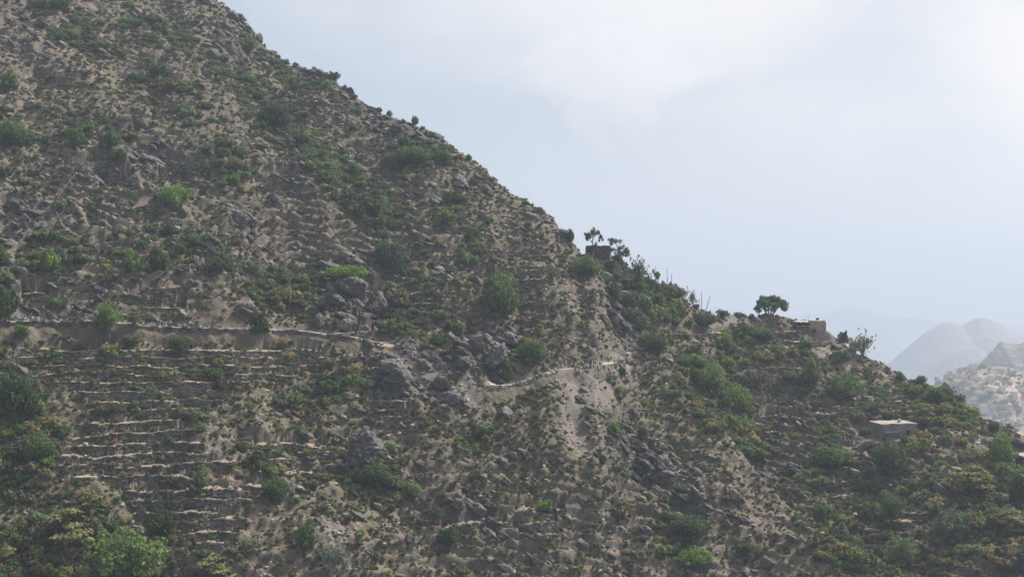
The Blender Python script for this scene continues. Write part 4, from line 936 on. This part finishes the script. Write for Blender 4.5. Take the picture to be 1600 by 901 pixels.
for i in np.nonzero(single)[0]:
    j, r = jj[i], rr_[i]; kd = kinds[i]; s = size[i]*1.05
    o = link('shrub', SCRUB[kd][int(rng.integers(4))], None, (X[j, r], Y[j, r], Z[j, r]-.12*s), (0, 0, rng.uniform(0, 6.28)), (s*rng.uniform(.85, 1.2), s*rng.uniform(.85, 1.2), s*rng.uniform(.85, 1.3)))
    label_later(o, f'{"big" if s > 1.75 else "small"} {kword[kd]} shrub', 'shrub', f'shrubs {zone(U[j, r], V[j, r])}', U[j, r], V[j, r])

def scatter(name, protos, pos, rotz, scale, idx, label, tilt=None):
    """one stuff object: real meshes instanced on points by geometry nodes"""
    n = len(pos); me = bpy.data.meshes.new(name); me.vertices.add(n); me.vertices.foreach_set('co', np.asarray(pos, np.float32).ravel())
    rot = np.zeros((n, 3), np.float32); rot[:, 2] = rotz
    if tilt is not None: rot[:, :2] = tilt
    for nm, typ, key, dat in (('rot', 'FLOAT_VECTOR', 'vector', rot), ('scl', 'FLOAT_VECTOR', 'vector', np.asarray(scale, np.float32)), ('idx', 'INT', 'value', np.asarray(idx, np.int32))):
        a = me.attributes.new(nm, typ, 'POINT'); a.data.foreach_set(key, dat.ravel())
    col_ = bpy.data.collections.new(name+'_kinds')
    for k, pm in enumerate(protos):
        po = bpy.data.objects.new('%s_%02d' % (name, k), pm); col_.objects.link(po)
    g = bpy.data.node_groups.new(name, 'GeometryNodeTree')
    g.interface.new_socket('Geometry', in_out='INPUT', socket_type='NodeSocketGeometry'); g.interface.new_socket('Geometry', in_out='OUTPUT', socket_type='NodeSocketGeometry')
    G = NT(g); gi = G.add('NodeGroupInput'); go = G.add('NodeGroupOutput')
    ci = G.add('GeometryNodeCollectionInfo'); ci.inputs[0].default_value = col_; ci.inputs['Separate Children'].default_value = True; ci.inputs['Reset Children'].default_value = True
    ip = G.add('GeometryNodeInstanceOnPoints'); ip.inputs['Pick Instance'].default_value = True
    def na(nm, typ):
        x = G.add('GeometryNodeInputNamedAttribute', data_type=typ); x.inputs[0].default_value = nm; return x.outputs[0]
    G.l.new(gi.outputs[0], ip.inputs['Points']); G.l.new(ci.outputs[0], ip.inputs['Instance']); G.l.new(na('idx', 'INT'), ip.inputs['Instance Index'])
    G.l.new(na('rot', 'FLOAT_VECTOR'), ip.inputs['Rotation']); G.l.new(na('scl', 'FLOAT_VECTOR'), ip.inputs['Scale']); G.l.new(ip.outputs[0], go.inputs[0])
    o = link(name, me); md = o.modifiers.new('scatter', 'NODES'); md.node_group = g
    return tag(o, label, kind='stuff')
# low growth along the foot of the terrace walls
tj = []; 
for gname, js, yl, zl in terr_walls:
    for _ in range(int(len(js)*.36)):
        i = int(rng.integers(len(js))); yy = yl[i]-rng.uniform(.35, .8); tj.append(((ucol[js[i]]-UC)/F*yy, yy, float(np.interp(yy, Y[js[i]], Z[js[i]]))))
tj = np.array(tj)
K5 = ('grey', 'dark', 'green', 'olive', 'dry'); rest = np.nonzero(~single)[0]
pr = [m_ for k in K5 for m_ in SCRUB[k]]; ki = np.array([K5.index(kinds[i])*4+int(rng.integers(4)) for i in rest]); s = size[rest]
J, Q = jj[rest], rr_[rest]
scatter('brush', pr, np.stack([X[J, Q], Y[J, Q], Z[J, Q]-.12*s], 1), rng.uniform(0, 6.28, len(rest)), np.stack([s, s, s*rng.uniform(.8, 1.25, len(rest))], 1), ki, 'small brush scattered over the slope')
NT_ = 56000
tdens = (.5+.5*sstep(fbm(X/5, Y/5, 2, 311), -.4, .4))*(1-.92*bare)*(1-.6*(soil > .3))*(1-.5*rockm)*(.6+.6*blob(800, 700, 420, 260))
J, Q = pick(tdens, NT_, rng); s = np.clip(np.exp(rng.normal(-.92, .38, NT_)), .15, .9)
scatter('grass_tussocks', TUFT, np.stack([X[J, Q], Y[J, Q], Z[J, Q]-.1*s], 1), rng.uniform(0, 6.28, NT_), np.stack([s, s, s*rng.uniform(.7, 1.2, NT_)], 1), rng.choice(6, NT_, p=[.19, .19, .19, .19, .12, .12]), 'dry grass tussocks over the slope')
NST = 20000
sdens = (.3+.9*sstep(fbm(X/6, Y/6, 3, 321), -.1, .5))*(1+2.2*screem+1.2*rockm)*(1-.5*(soil > .3))
J, Q = pick(sdens, NST, rng); s = np.clip(np.exp(rng.normal(-1.9, .45, NST)), .06, .5)
scatter('stones', STONE, np.stack([X[J, Q], Y[J, Q], Z[J, Q]+.15*s], 1), rng.uniform(0, 6.28, NST), np.stack([s, s, s*.8], 1), rng.integers(0, 5, NST), 'loose stones and scree', rng.normal(0, .3, (NST, 2)))
nt = len(tj); s = np.clip(np.exp(rng.normal(-.7, .35, nt)), .2, .9)
scatter('terrace_growth', pr, tj-np.array([0, 0, .1]), rng.uniform(0, 6.28, nt), np.stack([s, s*.8, s], 1), rng.choice(20, nt, p=np.repeat([.05, .04, .03, .06, .07], 4)), 'low growth at the foot of the terrace walls')
# medium rocks: the largest as things, the rest as stuff
NRK = 4200
rdens = (.12+.95*rockm+.35*sstep(fbm(X/14, Y/14, 3, 331), .1, .6))*(1-.8*bare)*(1-.9*(soil > .3))*(1-.92*blob(240, 700, 190, 190))
J, Q = pick(rdens, NRK, rng); s = np.clip(np.exp(rng.normal(-.95, .5, NRK))*(1+.25*rockm[J, Q]), .2, 1.9)
vis = (V[J, Q] < RUN[J, Q]+2) & (U[J, Q] > 0) & (U[J, Q] < 1600) & (V[J, Q] < 901) & (V[J, Q] > 0)
app = np.where(vis, s/Y[J, Q], -1); order = np.argsort(-app); sg = np.zeros(NRK, bool); sg[order[:250]] = True
kr = np.where(rng.random(NRK) < np.where(rockm[J, Q] > .4, .8, .45), 0, 1)
for i in np.nonzero(sg)[0]:
    j, r = J[i], Q[i]; a = s[i]; dk = kr[i] == 0
    o = link('rock', (BOULD if dk else BOULD_L)[int(rng.integers(4))], None, (X[j, r], Y[j, r], Z[j, r]+.12*a), (rng.normal(0, .2), R(30)+rng.normal(0, .2), rng.normal(0, .4)), (a*1.15, a, a*rng.uniform(.6, .95)))
    label_later(o, f'{"large" if a > 1.15 else "small"} {"dark" if dk else "pale grey"} half-buried rock', 'rock', f'rocks {zone(U[j, r], V[j, r])}', U[j, r], V[j, r])
rs = np.nonzero(~sg)[0]; a = s[rs]
scatter('rock_scatter', ROCKM, np.stack([X[J[rs], Q[rs]], Y[J[rs], Q[rs]], Z[J[rs], Q[rs]]+.1*a], 1), rng.normal(0, .4, len(rs)), np.stack([a*1.1, a, a*.8], 1),
        np.where(kr[rs] == 0, rng.integers(0, 4, len(rs)), rng.integers(4, 7, len(rs))), 'half buried small rocks on the slope', np.stack([rng.normal(0, .2, len(rs)), R(30)+rng.normal(0, .2, len(rs))], 1))

for o_, g_, u_, v_ in TWALL: label_later(o_, wall_label[g_], 'terrace wall', g_, u_, v_)
write_labels()
# ------------------------------------------------------------------ far hills and village
def ridge(name, sil, y0, depth, slope, noise_amp, noise_len, mat, u0, u1, seed, nu=260, ny=70, base=DEEP-1.1, step=0):
    uu = np.linspace(u0, u1, nu); dd = np.linspace(-depth, depth*.5, ny)
    x0 = (uu-UC)/F*y0; zc = (HOR-curve(sil, uu))/F*y0
    XX = np.repeat(x0[:, None], ny, 1); D = np.repeat(dd[None, :], nu, 0); YY = y0+D
    ZZ = zc[:, None]-np.abs(D)*slope
    lim = np.clip(np.abs(D)/(depth*.15), .08, 1)
    ZZ = ZZ+lim*noise_amp*(ridged(XX/noise_len, YY/noise_len, 4, seed)-.6)+.12*noise_amp*fbm(XX/noise_len*4, YY/noise_len*4, 3, seed+9)
    if step:
        fr_ = (ZZ+4*fbm(XX/60, YY/60, 3, seed+4))/step; fr_ = fr_-np.floor(fr_); ZZ = ZZ+step*(sstep(fr_, .55, .95)-fr_)*.8
    ZZ = np.maximum(ZZ, base+.5)
    id_ = np.arange(nu*ny).reshape(nu, ny); q_ = np.stack([id_[:-1, :-1], id_[1:, :-1], id_[1:, 1:], id_[:-1, 1:]], -1).reshape(-1, 4)
    tag(link(name, add_mesh(name, np.stack([XX, YY, ZZ], -1).reshape(-1, 3), q_, mat, True)), kind='structure')
    def h(u, d):
        i = int(np.clip(round((u-u0)/(u1-u0)*(nu-1)), 0, nu-1)); k = int(np.clip(round((d+depth)/(1.5*depth)*(ny-1)), 0, ny-1))
        return Vector((XX[i, k], YY[i, k], ZZ[i, k]))
    return XX, YY, ZZ, h
def mat_far(name, a, b, c, s1, s2):
    m, t = new_mat(name); p = t.add('ShaderNodeNewGeometry').outputs['Position']
    mz = t.add('ShaderNodeMapping', i_Vector=p); mz.inputs['Scale'].default_value = (1, 1, 3.0)
    col = t.mix(t.ramp(t.noise(mz.outputs[0], s1, 6, .62), .38, .62), a, b); col = t.mix(t.ramp(t.noise(mz.outputs[0], s2, 5, .6), .55, .68), col, c)
    finish(t, col, .95, t.noise(p, s2*3, 5), .8, 3.0); return m
fm1 = mat_far('village_slope', (.08, .08, .058), (.29, .22, .16), (.05, .065, .04), .012, .045)
fm2 = mat_far('rocky_far_slope', (.05, .055, .045), (.13, .12, .10), (.24, .215, .18), .02, .07)
fm3 = mat_far('mountain_slope', (.07, .075, .06), (.14, .13, .11), (.09, .09, .07), .003, .01)
vX, vY, vZ, vh = ridge('village_hill', [(1300, 720), (1380, 640), (1440, 606), (1470, 587), (1500, 572), (1525, 566), (1560, 567), (1600, 578), (1680, 585), (1800, 600), (2000, 640)], 1400, 740, .47, 16, 70, fm1, 1280, 2000, 3, 420, 320, step=7)
ridge('far_hill', [(1400, 680), (1480, 612), (1525, 567), (1545, 549), (1563, 536), (1580, 539), (1600, 535), (1650, 515), (1720, 505), (1900, 530), (2100, 560)], 1800, 760, .5, 24, 60, fm2, 1380, 2100, 5)
ridge('mountain', [(1200, 640), (1340, 600), (1390, 566), (1420, 540), (1450, 515), (1472, 505), (1487, 503), (1503, 507), (1525, 496), (1545, 498), (1570, 511), (1600, 525), (1660, 535), (1760, 560), (1900, 590)], 4200, 1000, .33, 45, 420, fm3, 1180, 2000, 7, 420, 160)
ridge('mountain', [(900, 560), (1000, 515), (1080, 490), (1120, 478), (1160, 484), (1220, 494), (1290, 488), (1325, 476), (1350, 479), (1380, 492), (1450, 500), (1600, 508), (1750, 500), (1900, 520)], 8300, 850, .3, 45, 600, fm3, 850, 2000, 8, 420, 120)
hp = []
for k in range(3):
    wv = [(9, 8, 6), (12, 8, 6.5), (8, 8, 9)][k]; mw = MB(); mw.box((0, 0, wv[2]/2-1.5), (wv[0], wv[1], wv[2]+3), 0, .08)
    ro = MB(); ro.box((0, 0, wv[2]+.15), (wv[0]+.5, wv[1]+.5, .3)); ro.box((0, -wv[1]/2-.05, wv[2]+.55), (wv[0]+.3, .3, .5)); ro.box((wv[0]/2, 0, wv[2]+.55), (.3, wv[1]-.1, .5)); ro.box((-wv[0]/2, 0, wv[2]+.55), (.3, wv[1]-.1, .5))
    wi = [(-wv[0]*.3, 4.2), (0, 4.2), (wv[0]*.3, 4.2), (wv[0]*.3, 1.6)]; wm = MB(); wm.box((0, 0, 0), (1.1, .2, 1.4)); dm = MB(); dm.box((0, 0, 0), (1.2, .2, 2.2))
    hp.append((mw, ro.mesh('roof', M['house_roof']), wm.mesh('window', M['void']), dm.mesh('door', M['timber']), wi, wv))
HM = [mat_flat('house_tan', (.46, .34, .24), (.58, .44, .32), .3), mat_flat('house_pale', (.50, .43, .35), (.64, .56, .47), .3), mat_flat('house_grey', (.30, .28, .26), (.40, .37, .34), .3)]
wallm = [[add_mesh('wall', a[0].v, a[0].f, m_) for m_ in HM] for a in hp]
hr = np.random.default_rng(12)
VH = HOR-F*vZ/vY; uh = UC+F*vX/vY
HOUSES = {}
def house(u, v, kind, hm, sc, label, group):
    d = np.abs(uh-u)*1.0+np.abs(VH-v)*2.0; d[:, vY[0] > 1402] = 1e9
    i, k = np.unravel_index(np.argmin(d), d.shape); p = (vX[i, k], vY[i, k], vZ[i, k])
    a = hp[kind]; e = link('house', None, None, p, (0, 0, hr.uniform(-.5, .5)), (sc, sc, sc)); tag(e, label, 'house', group); HOUSES.setdefault(label, []).append((UC+F*p[0]/p[1], e))
    link('wall', wallm[kind][hm], e); link('roof', a[1], e)
    for (x_, z_) in a[4]: link('window', a[2], e, (x_, -a[5][1]/2-.02, z_))
    link('door', a[3], e, (-a[5][0]*.2, -a[5][1]/2-.02, 1.1))
for k in range(20):
    house(hr.uniform(1455, 1560), hr.normal(0, 7)+np.interp(k, [0, 25], [592, 586])-0.0, int(hr.integers(3)), int(hr.choice(3, p=[.8, .12, .08])), hr.uniform(.32, .52), 'tan flat-roofed house on the upper spur of the far village', 'upper village houses')
for (u, v, n_, sp, lab, gp, pm) in (((1535, 1625), 637, 22, 3, 'pale house in the lower row of the far village', 'lower row houses', [.3, .6, .1]), ((1470, 1600), 608, 9, 7, 'small house among fields midway on the far village slope', 'middle village houses', [.4, .4, .2]), ((1520, 1600), 660, 7, 6, 'house on the far village slope beneath the pale row', 'lowest village houses', [.4, .3, .3])):
    for k in range(n_): house(hr.uniform(*u), v+hr.normal(0, sp), int(hr.integers(3)), int(hr.choice(3, p=pm)), hr.uniform(.34, .58), lab, gp)
ORD = 'first second third fourth fifth sixth seventh eighth ninth tenth eleventh twelfth thirteenth fourteenth fifteenth sixteenth seventeenth eighteenth nineteenth twentieth twenty-first twenty-second twenty-third twenty-fourth'.split()
for lab, lst in HOUSES.items():
    for i, (_, o) in enumerate(sorted(lst, key=lambda x: x[0])): o['label'] = f'{lab}, {ORD[i]} from left'
# far scrub on the village hill
fi = hr.integers(0, vX.shape[0], 4600); fk = hr.integers(int(vX.shape[1]*.3), int(vX.shape[1]*.66), 4600); s = hr.uniform(1.2, 4.6, 4600)
scatter('far_scrub', pr, np.stack([vX[fi, fk], vY[fi, fk], vZ[fi, fk]-.3], 1), hr.uniform(0, 6, 4600), np.stack([s, s, s*.8], 1), hr.choice(20, 4600), 'scrub and small trees over the far village hill')

# ------------------------------------------------------------------ air
hm_ = bpy.data.materials.new('haze_air'); hm_.use_nodes = True; h_ = NT(hm_.node_tree); h_.n.clear()
pv = h_.add('ShaderNodeVolumePrincipled'); pv.inputs['Color'].default_value = (.43, .495, .61, 1); pv.inputs['Density'].default_value = .00031; pv.inputs['Anisotropy'].default_value = .2
h_.l.new(pv.outputs[0], h_.add('ShaderNodeOutputMaterial').inputs['Volume'])
top = float(max(Z.max(), 30))+8
mb = MB(); mb.box((0, 4600, (top+DEEP-1.6)/2), (16000, 9600, top-DEEP+1.6)); hz = link('haze', mb.mesh('haze', hm_)); tag(hz, 'pale haze filling the valley', kind='stuff')
